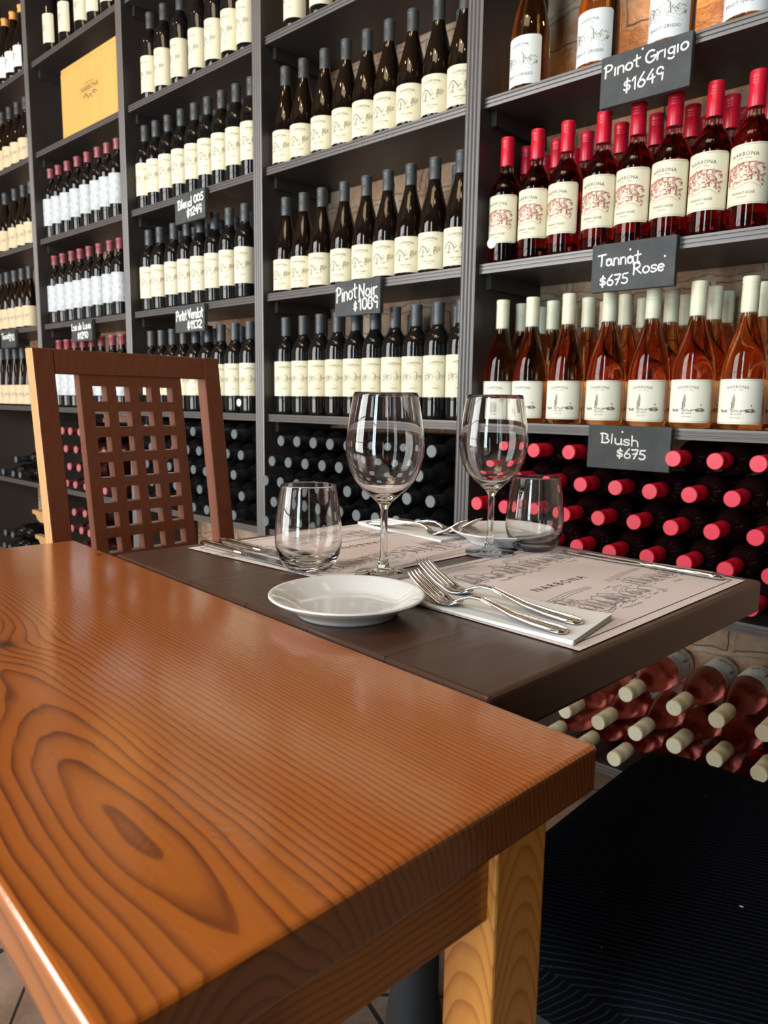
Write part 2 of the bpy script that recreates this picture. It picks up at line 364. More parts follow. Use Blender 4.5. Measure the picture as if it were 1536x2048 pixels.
class MB:
    def __init__(s): s.v = []; s.f = []; s.m = []; s.s = []
    def add(s, vs, fs, mi=0, sm=False):
        b = len(s.v); s.v += [tuple(p) for p in vs]; s.f += [tuple(i+b for i in f) for f in fs]; s.m += [mi]*len(fs); s.s += [sm]*len(fs)
    def box(s, x0, y0, z0, x1, y1, z1, mi=0):
        s.hexa([(x0, y0, z0), (x1, y0, z0), (x1, y1, z0), (x0, y1, z0), (x0, y0, z1), (x1, y0, z1), (x1, y1, z1), (x0, y1, z1)], mi)
    def hexa(s, p, mi=0):
        s.add(p, [(0, 3, 2, 1), (4, 5, 6, 7), (0, 1, 5, 4), (1, 2, 6, 5), (2, 3, 7, 6), (3, 0, 4, 7)], mi)
    def extrude(s, prof, axis, a, b, mi=0, sm=False):
        """closed 2D profile (counter-clockwise) swept along an axis"""
        n = len(prof)
        f = {'x': lambda p, q: (q, p[0], p[1]), 'y': lambda p, q: (p[0], q, p[1]), 'z': lambda p, q: (p[0], p[1], q)}[axis]
        vs = [f(p, a) for p in prof]+[f(p, b) for p in prof]
        fs = [(i, (i+1) % n, n+(i+1) % n, n+i) for i in range(n)]+[tuple(range(n-1, -1, -1)), tuple(range(n, 2*n))]
        if isinstance(mi, list):
            s.add(vs, fs, 0, sm); s.m[-len(fs):] = mi+[mi[-1]]*(len(fs)-len(mi))
        else: s.add(vs, fs, mi, sm)
    def lathe(s, prof, seg=28, mi=0, sm=True, mids=None):
        vs = []; fs = []; ids = []
        rows = []
        for (r, z) in prof:
            if r < 1e-6: rows.append([len(vs)]); vs.append((0, 0, z))
            else:
                rows.append(list(range(len(vs), len(vs)+seg))); vs += [(r*math.cos(2*PI*k/seg), r*math.sin(2*PI*k/seg), z) for k in range(seg)]
        for i in range(len(rows)-1):
            a, b = rows[i], rows[i+1]
            mm = mids[i] if mids else mi
            for k in range(seg):
                k2 = (k+1) % seg
                if len(a) == 1 and len(b) == 1: continue
                if len(a) == 1: fs.append((a[0], b[k2], b[k]))
                elif len(b) == 1: fs.append((a[k], a[k2], b[0]))
                else: fs.append((a[k], a[k2], b[k2], b[k]))
                ids.append(mm)
        b0 = len(s.v); s.v += vs; s.f += [tuple(i+b0 for i in f) for f in fs]; s.m += ids; s.s += [sm]*len(fs)
    def build(s, name, mats, sharp=None):
        return mesh(name, s.v, s.f, mats if isinstance(mats, list) else [mats], s.m, s.s, sharp)
def bevel(o, wd, seg=2, ang=30):
    b = o.modifiers.new('bevel', 'BEVEL'); b.width = wd; b.segments = seg; b.limit_method = 'ANGLE'; b.angle_limit = R(ang); return o

_glyph = {}
def text_geo(txt, spacing=1.0):
    """flat letter outlines filled as faces, cap height about 0.7, starting at x=0"""
    key = (txt, spacing)
    if key in _glyph: return _glyph[key]
    cu = bpy.data.curves.new('lettering', 'FONT'); cu.body = txt; cu.resolution_u = 2; cu.space_character = spacing
    o = bpy.data.objects.new('lettering', cu); C.objects.link(o)
    dg = bpy.context.evaluated_depsgraph_get(); me = bpy.data.meshes.new_from_object(o.evaluated_get(dg))
    vs = [(v.co.x, v.co.y) for v in me.vertices]; fs = [tuple(p.vertices) for p in me.polygons]
    bpy.data.objects.remove(o); bpy.data.curves.remove(cu); bpy.data.meshes.remove(me)
    wmax = max(v[0] for v in vs); wmin = min(v[0] for v in vs)
    _glyph[key] = ([(x-wmin, y) for x, y in vs], fs, wmax-wmin)
    return _glyph[key]
def ribbon(pts, wd):
    """a pen stroke: flat strip of faces along a polyline in the plane"""
    vs = []; fs = []; n = len(pts)
    for i, p in enumerate(pts):
        a = pts[max(0, i-1)]; b = pts[min(n-1, i+1)]
        dx, dy = b[0]-a[0], b[1]-a[1]; L = math.hypot(dx, dy) or 1e-9
        nx, ny = -dy/L*wd/2, dx/L*wd/2
        vs += [(p[0]+nx, p[1]+ny), (p[0]-nx, p[1]-ny)]
    for i in range(n-1): fs.append((2*i, 2*i+1, 2*i+3, 2*i+2))
    return vs, fs

# drawings: each returns [(polyline, width, ink index)] in a box about 1 wide, centred on 0
def sk_barn(rng):
    out = []
    top = lambda x: 0.20+0.10*math.sin((x+0.5)*2.6)-0.05*abs(x)
    bot = lambda x: -0.20-0.12*x*x*2+0.05*math.sin(x*9)
    for k in range(210):
        x = rng.uniform(-0.5, 0.5); y = rng.uniform(bot(x), top(x)); L = rng.uniform(0.03, 0.12); a = rng.choice([0.25, 0.25, 1.3, -0.5])+rng.uniform(-.3, .3)
        out.append(([(x, y), (x+L*math.cos(a)*0.6, y+L*math.sin(a)*0.6)], 0.020, 2 if k % 3 else 1))
    out.append(([(-0.5+i/20, top(-0.5+i/20)) for i in range(21)], 0.012, 1))
    out.append(([(-0.45+i*0.9/16, bot(-0.45+i*0.9/16)-0.05) for i in range(17)], 0.008, 2))
    for x in (-0.42, 0.2, 0.36): out.append(([(x, -0.15), (x+0.01, 0.02), (x-0.03, 0.1)], 0.02, 1))
    return out
def sk_light(rng):
    out = []
    for k in range(16):
        x = -0.10+rng.uniform(-.035, .05); out.append(([(x, -0.2+rng.uniform(0, .1)), (x+rng.uniform(-.02, .04), rng.uniform(-.05, .33))], 0.012, 1+k % 2))
    for k in range(34):
        x = rng.choice([rng.uniform(-.16, .12), rng.uniform(-.5, -.3), rng.uniform(.2, .5)]); y = -0.22+rng.uniform(-.05, .03)
        out.append(([(x, y), (x+rng.uniform(.03, .09), y+rng.uniform(-.02, .02))], 0.014, 1))
    out.append(([(0.2, -.22), (0.32, -.19), (0.47, -.17)], .014, 1)); out.append(([(0.3, -.22), (0.42, -.27), (0.5, -.25)], .014, 1)); out.append(([(0.4, -.05), (0.42, -.1)], .02, 1))
    return out
def sk_house(rng):
    out = [([(-.5, -.02), (-.42, .14), (-.3, .1), (.05, .2), (.12, .13), (.5, .1)], .012, 1), ([(-.5, -.15), (-.2, -.13), (.5, -.06)], .01, 1), ([(-.3, .1), (-.28, -.12)], .012, 1), ([(.12, .13), (.14, -.1)], .012, 1)]
    for k in range(120):
        x = rng.uniform(-.5, .5); y = rng.uniform(-.14, .12-.1*abs(x)); out.append(([(x, y), (x+rng.uniform(-.03, .05), y+rng.uniform(-.04, .05))], .007, 1+k % 2))
    for k in range(7): out.append(([(-.5, -.2-.025*k), (-.25+.06*k, -.17-.03*k), (.1+.05*k, -.14-.02*k)], .007, 2))
    return out
def sk_arch(rng):
    out = [([(-.5+.05*i, -.05+.22*math.sin(PI*i/9)) for i in range(10)], .022, 1), ([(-.45, -.2), (-.2, -.05), (0, .1)], .012, 1), ([(-.28, -.25), (-.25, .08)], .022, 1), ([(-.1, -.12), (.06, .02)], .014, 1)]
    for k in range(42):
        x = .32+rng.uniform(-.14, .14); y = rng.uniform(-.16, .2)*(1-abs(x-.32)*2); out.append(([(x, y), (x+rng.uniform(-.05, .05), y+rng.uniform(-.06, .02))], .018, 2))
    for k in range(16):
        x = rng.uniform(-.5, .1); out.append(([(x, -.2+rng.uniform(-.03, .03)), (x+.06, -.18+rng.uniform(-.03, .03))], .012, 2))
    return out
def sk_tree(rng):
    out = []
    for k in range(46):
        a = rng.uniform(0, 2*PI); r = rng.uniform(.05, .38); x, y = r*math.cos(a), .1+r*math.sin(a)*.6
        out.append(([(x, y), (x+rng.uniform(-.07, .07), y+rng.uniform(-.06, .06))], .016, 1+k % 2))
    out.append(([(0, -.3), (.01, .1)], .03, 1))
    return out
def sk_town(rng):
    """a sketched row of buildings for the placemats"""
    out = []; x = -.5
    while x < .48:
        wd = rng.uniform(.09, .17); h = rng.uniform(.1, .24); y = -.12
        out.append(([(x, y), (x, y+h), (x+wd/2, y+h+.05), (x+wd, y+h), (x+wd, y)], .006, 1))
        for k in range(int(wd*70)):
            xx = x+rng.uniform(0, wd); out.append(([(xx, y+rng.uniform(0, h*.6)), (xx+rng.uniform(-.01, .01), y+rng.uniform(h*.3, h))], .0045, 1))
        x += wd*.86
    for k in range(50):
        xx = rng.uniform(-.55, .55); yy = rng.uniform(-.2, -.08); out.append(([(xx, yy), (xx+rng.uniform(.02, .1), yy+rng.uniform(-.02, .03))], .0045, 1))
    for k in range(40):
        a = rng.uniform(0, 2*PI); r = rng.uniform(0, .09); cx = rng.choice([-.42, .3, .45]); out.append(([(cx+r*math.cos(a), .1+r*math.sin(a)), (cx+r*math.cos(a+.5), .1+r*math.sin(a+.4))], .006, 1))
    for k in range(3): out.append(([(-.6, .17+.03*k), (-.1, .24+.03*k), (.2, .25+.02*k)], .003, 1))
    return out

# ------------------------------------------------------------------ bottles
def label_mesh(name, rad, z0, z1, half, paper, inks, title=None, ts=0.009, tz=0.82, art=None, az=0.5, aw=0.05, sub=None, subz=0.2, ss=0.004, border=False, seed=1):
    """paper wrapped on the bottle, its centre facing -Y, with lettering and drawing printed just above it"""
    b = MB(); h = z1-z0; rr = rad+0.0004; ri = rad+0.0007
    n = 26
    P = lambda s, z, r: (r*math.sin(s/rad), -r*math.cos(s/rad), z)
    hw = R(half)*rad
    vs = []; cr = 0.004
    for i in range(n+1):
        s = -hw+2*hw*i/n; e = min(hw-abs(s), cr); dz = cr-math.sqrt(max(0, cr*cr-(cr-e)**2))
        for z in (z0+dz, z1-dz): vs.append(P(s, z, rr))
    b.add(vs, [(2*i, 2*i+2, 2*i+3, 2*i+1) for i in range(n)], 0, True)
    lay = [0]
    def ink(poly2, fs, mi):
        lay[0] = (lay[0]+1) % 14; b.add([P(x, y, ri+lay[0]*1.6e-5) for x, y in poly2], fs, mi)
    rng = random.Random(seed)
    if title:
        vs, fs, wd = text_geo(title, 1.12); k = ts/0.7
        out = []
        for x, y in vs:
            X = (x-wd/2)*k; arc = -(X/(wd*k/2))**2*ts*0.42
            out.append((X, z0+h*tz+y*k+arc))
        ink(out, fs, 1)
        for q in (-1, 1):
            v2, f2 = ribbon([(q*ts*0.3, z0+h*tz-ts*.75), (q*ts*1.0, z0+h*tz-ts*.55), (q*ts*1.9, z0+h*tz-ts*.9)], ts*.12); ink(v2, f2, 1)
    if art:
        for pl, wd, mi in art(rng):
            pts = []
            for a_, b_ in zip(pl[:-1], pl[1:]): pts.append(a_)
            pts.append(pl[-1])
            v2, f2 = ribbon([(x*aw, z0+h*az+y*aw) for x, y in pts], wd*aw*1.7); ink(v2, f2, mi+1)
    if sub:
        for k2, st in enumerate(sub if isinstance(sub, (list, tuple)) else [sub]):
            sz = ss*(1 if k2 == 0 else 0.6)
            vs, fs, wd = text_geo(st, 1.1); k = sz/0.7
            ink([((x-wd/2)*k, z0+h*subz-k2*ss*1.5+y*k) for x, y in vs], fs, 1)
    if border:
        m = 0.0028
        for z in (z0+m, z1-m):
            v2, f2 = ribbon([(-hw+m+(2*hw-2*m)*i/16, z) for i in range(17)], .0004); ink(v2, f2, 1)
        for s in (-hw+m, hw-m):
            v2, f2 = ribbon([(s, z0+m), (s, z1-m)], .0004); ink(v2, f2, 1)
    return b.build(name, [paper]+inks)
def cap_prof(r, z0, z1, knurl=True):
    p = [(0, z0), (r*0.98, z0), (r, z0+.001)]
    if knurl:
        for q in (0.62, 0.70, 0.78):
            zz = z0+(z1-z0)*q; p += [(r, zz-.0012), (r*.965, zz), (r, zz+.0012)]
        p += [(r*1.02, z1-.010), (r*1.02, z1-.0016), (r*.95, z1), (0, z1)]
    else:
        p += [(r*.93, z1-.012), (r*1.05, z1-.010), (r*1.05, z1-.003), (r*.9, z1), (0, z1)]
    return p
BORD = [(0, .004), (.026, .002), (.0335, 0), (.0362, .003), (.0372, .010), (.0375, .05), (.0375, .185), (.0368, .197), (.0345, .208), (.0300, .2185), (.0235, .228), (.0180, .237), (.0155, .247), (.0148, .262), (.0146, .290), (0, .290)]
TANN = [(0, .004), (.026, .002), (.0335, 0), (.0365, .003), (.0375, .010), (.0378, .05), (.0378, .156), (.0368, .168), (.0335, .180), (.0280, .190), (.0215, .198), (.0170, .205), (.0152, .213), (.0148, .225), (.0145, .280), (0, .280)]
BURG = [(0, .004), (.028, .002), (.0365, 0), (.0400, .003), (.0412, .010), (.0415, .05), (.0415, .104), (.0402, .122), (.0370, .142), (.0318, .163), (.0255, .184), (.0200, .203), (.0165, .218), (.0150, .232), (.0146, .285), (0, .285)]
PBUR = [(0, .004), (.028, .002), (.0355, 0), (.0388, .003), (.0400, .010), (.0402, .05), (.0402, .108), (.0388, .128), (.0352, .150), (.0300, .172), (.0240, .194), (.0190, .213), (.0162, .228), (.0148, .240), (.0146, .280), (0, .280)]
GRIG = [(r*1.06, z*1.06) for r, z in BURG]
CHAMP = [(0, .004), (.032, .002), (.041, 0), (.0435, .004), (.044, .02), (.044, .12), (.042, .145), (.036, .172), (.027, .20), (.0195, .23), (.0165, .265), (.0155, .30), (0, .30)]
_bm = {}
def bottle_parts(kind):
    """meshes of one kind of bottle: body, cap, label (shared by every copy)"""
    if kind in _bm: return _bm[kind]
    g = M
    spec = {
     'tannat': (TANN, [(0, 'wine_rose'), (.203, 'neck_clear')], ('cap_red', .0158, .224, .288, True), dict(z0=.045, z1=.153, half=78, paper='paper_rose', inks=('ink_dark', 'ink_red', 'ink_redl'), title='NARBONA', ts=.0068, tz=.80, art=sk_barn, az=.49, aw=.072, sub=['TANNAT ROSÉ', 'URUGUAY'], subz=.17, ss=.0042, border=True)),
     'blush': (BURG, [(0, 'wine_blush'), (.212, 'neck_clear')], ('cap_white', .0158, .223, .292, True), dict(z0=.011, z1=.097, half=72, paper='paper_blush', inks=('ink', 'ink', 'ink_faint'), title='NARBONA', ts=.0056, tz=.80, art=sk_light, az=.47, aw=.066, sub=['BLUSH', 'DRY ROSÉ'], subz=.20, ss=.0042, border=True)),
     'grigio': (GRIG, [(0, 'wine_amber')], ('cap_grey', .0165, .235, .308, True), dict(z0=.006, z1=.108, half=66, paper='paper_white', inks=('ink', 'ink', 'ink_faint'), title='NARBONA', ts=.0056, tz=.80, art=sk_house, az=.50, aw=.084, sub='PINOT GRIGIO', subz=.17, ss=.0062)),
     'noir': (PBUR, [(0, 'glass_brown')], ('cap_grey', .0156, .226, .287, True), dict(z0=.008, z1=.099, half=96, paper='paper_cream', inks=('ink', 'ink', 'ink_faint'), title='NARBONA', ts=.0058, tz=.80, art=sk_arch, az=.50, aw=.066, sub=['PINOT NOIR', 'URUGUAY'], subz=.19, ss=.0034)),
     'merlot': (BORD, [(0, 'glass_black')], ('cap_grey', .0158, .242, .302, True), dict(z0=.058, z1=.165, half=100, paper='paper_cream', inks=('ink', 'ink', 'ink_faint'), title='NARBONA', ts=.0052, tz=.82, art=sk_house, az=.50, aw=.070, sub='TANNAT', subz=.2, ss=.0032)),
     'blend': (BORD, [(0, 'glass_black')], ('cap_grey', .0158, .246, .302, True), dict(z0=.048, z1=.163, half=92, paper='paper_cream', inks=('ink', 'ink', 'ink_faint'), title='NARBONA', ts=.0052, tz=.80, art=sk_arch, az=.52, aw=.062, sub='BLEND', subz=.22, ss=.0032)),
     'top': (BORD, [(0, 'glass_black')], ('cap_grey', .0158, .246, .302, True), dict(z0=.024, z1=.147, half=84, paper='paper_cream', inks=('ink', 'ink', 'ink_faint'), title='NARBONA', ts=.0052, tz=.80, art=sk_arch, az=.50, aw=.064, sub='TANNAT', subz=.2, ss=.0034)),
     'luz': (BORD, [(0, 'glass_black')], ('cap_rose', .0160, .262, .303, False), dict(z0=.054, z1=.168, half=100, paper='paper_mottled', inks=('ink_faint', 'ink_faint', 'ink_faint'), seed=4)),
     'treelabel': (BORD, [(0, 'glass_black')], ('cap_grey', .0158, .246, .302, True), dict(z0=.045, z1=.160, half=72, paper='paper_rose', inks=('ink_faint', 'ink_red', 'ink_redl'), title='NARBONA', ts=.0040, tz=.80, art=sk_tree, az=.48, aw=.05)),
     'tanlabel': (PBUR, [(0, 'glass_brown')], ('cap_grey', .0156, .226, .287, True), dict(z0=.008, z1=.102, half=96, paper='paper_tan', inks=('ink_faint', 'ink', 'ink_faint'), art=sk_arch, az=.5, aw=.06)),
     'champ': (CHAMP, [(0, 'glass_brown')], ('cap_orange', .0175, .268, .303, False), dict(z0=.03, z1=.12, half=60, paper='paper_white', inks=('ink_red', 'ink_red', 'ink_redl'), art=sk_tree, az=.5, aw=.055)),
     'lie_red': (TANN, [(0, 'glass_claret')], ('cap_red', .0160, .224, .288, True), None),
     'lie_grey': (BORD, [(0, 'glass_black')], ('cap_black', .0160, .244, .302, True), None),
     'lie_rose': (BORD, [(0, 'glass_claret')], ('cap_rose', .0162, .255, .303, False), None),
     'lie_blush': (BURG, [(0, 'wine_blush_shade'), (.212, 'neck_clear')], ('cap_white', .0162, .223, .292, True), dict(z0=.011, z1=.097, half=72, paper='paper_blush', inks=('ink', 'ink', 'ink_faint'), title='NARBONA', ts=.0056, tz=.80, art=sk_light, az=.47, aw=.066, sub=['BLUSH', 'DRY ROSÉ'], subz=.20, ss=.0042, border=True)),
    }[kind]
    prof, mats, cp, lab = spec
    if kind.startswith('lie'): prof = [(r*.962, z) for r, z in prof]
    b = MB(); mids = []
    for (r0, z0), (r1, z1) in zip(prof[:-1], prof[1:]):
        k = 0
        for i, (zs, nm) in enumerate(mats):
            if (z0+z1)/2 >= zs: k = i
        mids.append(k)
    lying = kind.startswith('lie')
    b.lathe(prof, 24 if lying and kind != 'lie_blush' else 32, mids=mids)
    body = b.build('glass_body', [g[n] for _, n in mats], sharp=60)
    b = MB(); cpf = cap_prof(cp[1], cp[2], cp[3], cp[4]); tp = {'cap_grey': 'top_grey', 'cap_black': 'top_grey', 'cap_red': 'top_red', 'cap_rose': 'top_rose'}.get(cp[0], cp[0])
    b.lathe(cpf, 24, mids=[0]*(len(cpf)-3)+[1, 1]); cap = b.build('screw_cap' if cp[4] else 'capsule', [g[cp[0]], g[tp]], sharp=50)
    lm = None
    if lab:
        lab = dict(lab); rad = max(r for r, z in prof); paper = g[lab.pop('paper')]; inks = [g[x] for x in lab.pop('inks')]
        lm = label_mesh('paper_label', rad, lab.pop('z0'), lab.pop('z1'), lab.pop('half'), paper, inks, **lab)
    _bm[kind] = (body, cap, lm, 'screw_cap' if cp[4] else 'capsule'); return _bm[kind]
_first = {}
def bottle(kind, name, loc, turn, label, group, lying=False, with_label=True, tilt=0.0):
    rot = (R(90)+tilt, 0, turn) if lying else (0, 0, turn)
    if lying:
        # roll about the bottle's own axis first, then lay it down with its neck towards the room
        rot = (Matrix.Rotation(R(90)+tilt, 4, 'X') @ Matrix.Rotation(turn, 4, 'Z')).to_euler()
    key = (kind, name, with_label)
    if key not in _first:
        body, cap, lm, cn = bottle_parts(kind)
        t = thing(name, label, 'wine bottle', loc, group); t.rotation_euler = rot
        obj('glass_body', body, t); obj(cn, cap, t)
        if lm and with_label: obj('paper_label', lm, t)
        _first[key] = t; return t
    return dup(_first[key], loc, rot, label, group)
ORD = ['first', 'second', 'third', 'fourth', 'fifth', 'sixth', 'seventh', 'eighth', 'ninth', 'tenth', 'eleventh', 'twelfth']

# ------------------------------------------------------------------ room
RX0, RX1, RY0, RY1, RZ = ROOM['x0'], ROOM['x1'], ROOM['y0'], ROOM['y1'], ROOM['z']
b = MB(); b.box(RX0-.2, RY0-.2, -.12, RX1+.2, RY1+.2, 0); struct('floor', b.build('floor', M['floor']))
b = MB(); b.box(RX0-.2, RY0-.2, RZ, RX1+.2, RY1+.2, RZ+.1); struct('ceiling', b.build('ceiling', M['ceiling']))
b = MB(); b.box(RX0-.2, RY1, 0, RX1+.2, RY1+.15, RZ); struct('wall_back', b.build('wall_back', M['brick']))
b = MB(); b.box(RX0-.15, RY0, 0, RX0, RY1, RZ); struct('wall_left', b.build('wall_left', M['plaster']))
def holed_wall(name, wins, along, fixed0, fixed1, a0, a1):
    b = MB(); cuts = sorted(wins)
    def bx(p0, p1, z0, z1):
        if along == 'x': b.box(p0, fixed0, z0, p1, fixed1, z1)
        else: b.box(fixed0, p0, z0, fixed1, p1, z1)
    p = a0
    for c, wd, s, h in cuts:
        bx(p, c-wd/2, 0, RZ); bx(c-wd/2, c+wd/2, 0, s); bx(c-wd/2, c+wd/2, h, RZ); p = c+wd/2
    bx(p, a1, 0, RZ)
    return struct(name, b.build(name, M['plaster']))
holed_wall('wall_front', WIN_FRONT, 'x', RY0-.15, RY0, RX0-.15, RX1+.15)
holed_wall('wall_right', WIN_SIDE, 'y', RX1, RX1+.15, RY0, RY1)
nw = 0
for along, wins in (('x', WIN_FRONT), ('y', WIN_SIDE)):
    for c, wd, s, h in wins:
        nw += 1; b = MB(); t_ = .045
        def bx(p0, p1, z0, z1):
            if along == 'x': b.box(p0, RY0-.06, z0, p1, RY0-.02, z1)
            else: b.box(RX1+.02, p0, z0, RX1+.06, p1, z1)
        bx(c-wd/2, c-wd/2+t_, s, h); bx(c+wd/2-t_, c+wd/2, s, h); bx(c-wd/2+t_, c+wd/2-t_, s, s+t_); bx(c-wd/2+t_, c+wd/2-t_, h-t_, h)
        bx(c-.015, c+.015, s+t_, h-t_)
        for q in (1, 2, 3): bx(c-wd/2+t_, c+wd/2-t_, s+(h-s)*q/4-.012, s+(h-s)*q/4+.012)
        struct('window_%d' % nw, b.build('window', M['window_frame']))

# ------------------------------------------------------------------ wine rack
UL = [-1.141+.8127*(i-4) for i in range(6)]; UW = .043
ZT, ZA, ZB, ZC, ZD, ZE, ZF = 2.409, 2.0358, 1.6645, 1.2905, .9157, .542, .150
rack = thing('wine_rack', 'dark painted wooden wine rack with fluted uprights covering the brick wall', 'wine rack', (0, 0, 0))
def fluted(w, d, n=4):
    """front outline of a board of width w whose face carries n rounded ribs"""
    pts = []; steps = n*6
    for i in range(steps+1):
        q = i/steps; pts.append((q*w, -d*(0.35+0.65*abs(math.sin(PI*q*n))**0.7) if 0 < i < steps else -d*.6))
    return pts
fl = fluted(UW, .005)
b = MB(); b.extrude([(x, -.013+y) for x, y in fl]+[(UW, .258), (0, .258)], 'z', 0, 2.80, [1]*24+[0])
up_me = b.build('upright', [M['shelf'], M['shelf_front']], sharp=25)
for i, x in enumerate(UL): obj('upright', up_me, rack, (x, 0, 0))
BAYW = .8127-UW
sp = [(0.0, 0.0)]
b = MB()
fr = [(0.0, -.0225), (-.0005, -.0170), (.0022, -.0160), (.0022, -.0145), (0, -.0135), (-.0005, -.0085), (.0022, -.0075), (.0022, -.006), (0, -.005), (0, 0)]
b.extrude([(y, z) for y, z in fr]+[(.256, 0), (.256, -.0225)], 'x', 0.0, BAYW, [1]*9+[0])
sh_me = b.build('shelf', [M['shelf'], M['shelf_front']], sharp=25)
b = MB(); b.box(0, .03, -.055, .014, .256, -.0225); cl_me = b.build('cleat', M['shelf'])
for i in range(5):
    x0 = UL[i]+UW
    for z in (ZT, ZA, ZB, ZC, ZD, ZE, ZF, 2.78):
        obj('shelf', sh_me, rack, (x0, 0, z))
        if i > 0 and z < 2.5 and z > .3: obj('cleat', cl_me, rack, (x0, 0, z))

rng = random.Random(7)
Y1, DY = .045, .0842
def row(kind, name, xs, z, turn, desc, where, group, jit=5, back=(), back2=(), bdesc=None):
    rad = max(r for r, q in {'tannat': TANN, 'blush': BURG, 'grigio': GRIG, 'noir': PBUR, 'tanlabel': PBUR, 'champ': CHAMP}.get(kind, BORD))+.0012
    def settle(v):
        v = list(v)
        if not v: return v
        i = max(q for q in range(6) if UL[q] < v[0]); lo, hi = UL[i]+UW+rad, UL[i+1]-rad
        v[0] = max(v[0], lo)
        for k in range(1, len(v)): v[k] = max(v[k], v[k-1]+2*rad-.0014)
        v[-1] = min(v[-1], hi)
        for k in range(len(v)-2, -1, -1): v[k] = min(v[k], v[k+1]-2*rad+.0014)
        return v
    xs, back, back2 = settle(xs), settle(back), settle(back2)
    for k, x in enumerate(xs):
        bottle(kind, name, (x, Y1, z+.0006), R(turn+rng.uniform(-jit, jit)), '%s front %s from the left, %s' % (ORD[k], desc, where), group)
    for tier, lst, wd in ((1, back, 'second-row'), (2, back2, 'back-row')):
        for k, x in enumerate(lst):
            bottle(kind, name, (x, Y1+DY*tier, z+.0006), R(turn+rng.uniform(-jit, jit)), '%s %s %s from the left, %s' % (ORD[k], wd, bdesc or desc, where), group)
# rose bay
row('grigio', 'white_wine_bottle', [-1.008, -.838, -.679, -.533], ZB, 2, 'white-labelled amber bottle', 'above the Pinot Grigio sign', 'amber bottles on the top shelf', 3)
T = [-1.068, -.977, -.900, -.814, -.737, -.660, -.582, -.507]
row('tannat', 'rose_wine_bottle', T, ZC, 0, 'red-capped pink bottle', 'above the Tannat Rosé sign', 'standing pink bottles with red caps', 4,
    back=[-1.066, -.975, -.902, -.815, -.735, -.661, -.58, -.505], back2=[-1.0665, -.978, -.898, -.812, -.738, -.66, -.582])
BL = [-1.057, -.974, -.876, -.777, -.679, -.586, -.488]
row('blush', 'blush_wine_bottle', BL, ZD, 8, 'cream-capped blush bottle', 'above the Blush sign', 'standing blush bottles with cream caps', 5,
    back=[-1.055, -.966, -.872, -.78, -.675, -.584, -.49], back2=[-1.05, -.962, -.87, -.775, -.676, -.588])
# NB the blush row stands on the shelf whose edge carries the Blush sign
# bay behind the wine glasses
row('top', 'red_wine_bottle', [-1.819, -1.705], ZA, 8, 'cream-labelled dark bottle', 'top shelf behind the glasses', 'dark bottles on the top shelf behind the glasses')
row('noir', 'red_wine_bottle', [-1.873, -1.791, -1.695, -1.607, -1.528, -1.446, -1.367, -1.277, -1.196], ZB, 22, 'sloping-shouldered dark bottle', 'second shelf above the Pinot Noir sign', 'sloping-shouldered dark bottles', 4, back=[-1.27, -1.19], back2=[-1.195])
row('noir', 'red_wine_bottle', [-1.873, -1.787, -1.707, -1.611, -1.523, -1.447, -1.361, -1.278, -1.194], ZC, 22, 'sloping-shouldered dark bottle', 'directly above the Pinot Noir sign', 'sloping-shouldered dark bottles', 4, back=[-1.515, -1.44, -1.358, -1.275, -1.19], back2=[-1.27, -1.19])
row('merlot', 'red_wine_bottle', [-1.876, -1.789, -1.706, -1.636-.004, -1.573+.003, -1.499, -1.424, -1.349, -1.272, -1.196], ZD, 36, 'square-shouldered dark bottle', 'directly below the Pinot Noir sign', 'square-shouldered dark bottles', 5,
    back=[-1.70, -1.635, -1.565, -1.495, -1.42, -1.345, -1.27, -1.195], back2=[-1.49, -1.27, -1.195])
# bay beyond it
row('top', 'red_wine_bottle', [-2.627, -2.535, -2.429, -2.319, -2.223, -2.132, -2.05], ZA, 8, 'tall-labelled dark bottle', 'two shelves above the Blend sign', 'dark bottles two shelves above the Blend sign', 5)
row('blend', 'red_wine_bottle', [-2.686, -2.608, -2.525, -2.439, -2.355, -2.276, -2.196, -2.116, -2.036], ZB, 32, 'cream-labelled dark bottle', 'directly above the Blend sign', 'dark bottles above the Blend sign', 5, back=[-2.44, -2.35, -2.275, -2.195, -2.115])
row('blend', 'red_wine_bottle', [-2.680, -2.600, -2.505, -2.419, -2.335, -2.249, -2.164, -2.077], ZC, 36, 'cream-labelled dark bottle', 'directly above the Petit Verdot sign', 'dark bottles above the Petit Verdot sign', 5, back=[-2.60, -2.50, -2.415, -2.33, -2.245, -2.16, -2.075])
row('merlot', 'red_wine_bottle', [-2.699, -2.622, -2.541, -2.458, -2.379, -2.300, -2.222, -2.141, -2.058], ZD, 38, 'cream-labelled dark bottle', 'directly below the Petit Verdot sign', 'dark bottles below the Petit Verdot sign', 5, back=[-2.46, -2.37, -2.22, -2.14, -2.06])
# bay with the wooden box
row('treelabel', 'red_wine_bottle', [-3.416, -3.269, -3.127, -3.023, -2.909], ZT, 5, 'tree-labelled dark bottle', 'shelf above the wooden box', 'dark bottles above the wooden box')
row('luz', 'red_wine_bottle', [-3.500, -3.418, -3.330, -3.237, -3.146, -3.054, -2.975, -2.895], ZB, 12, 'rose-capped pale-labelled bottle', 'directly below the wooden box', 'rose-capped bottles below the wooden box', 5)
row('luz', 'red_wine_bottle', [-3.500, -3.413, -3.326, -3.246, -3.163, -3.074, -2.982, -2.902], ZC, 16, 'rose-capped pale-labelled bottle', 'directly above the Luz de Luna sign', 'rose-capped bottles above the Luz de Luna sign', 5)
row('luz', 'red_wine_bottle', [-3.492, -3.412, -3.333, -3.256, -3.173, -3.088, -2.993, -2.913], ZD, 20, 'rose-capped pale-labelled bottle', 'directly below the Luz de Luna sign', 'rose-capped bottles below the Luz de Luna sign', 5)
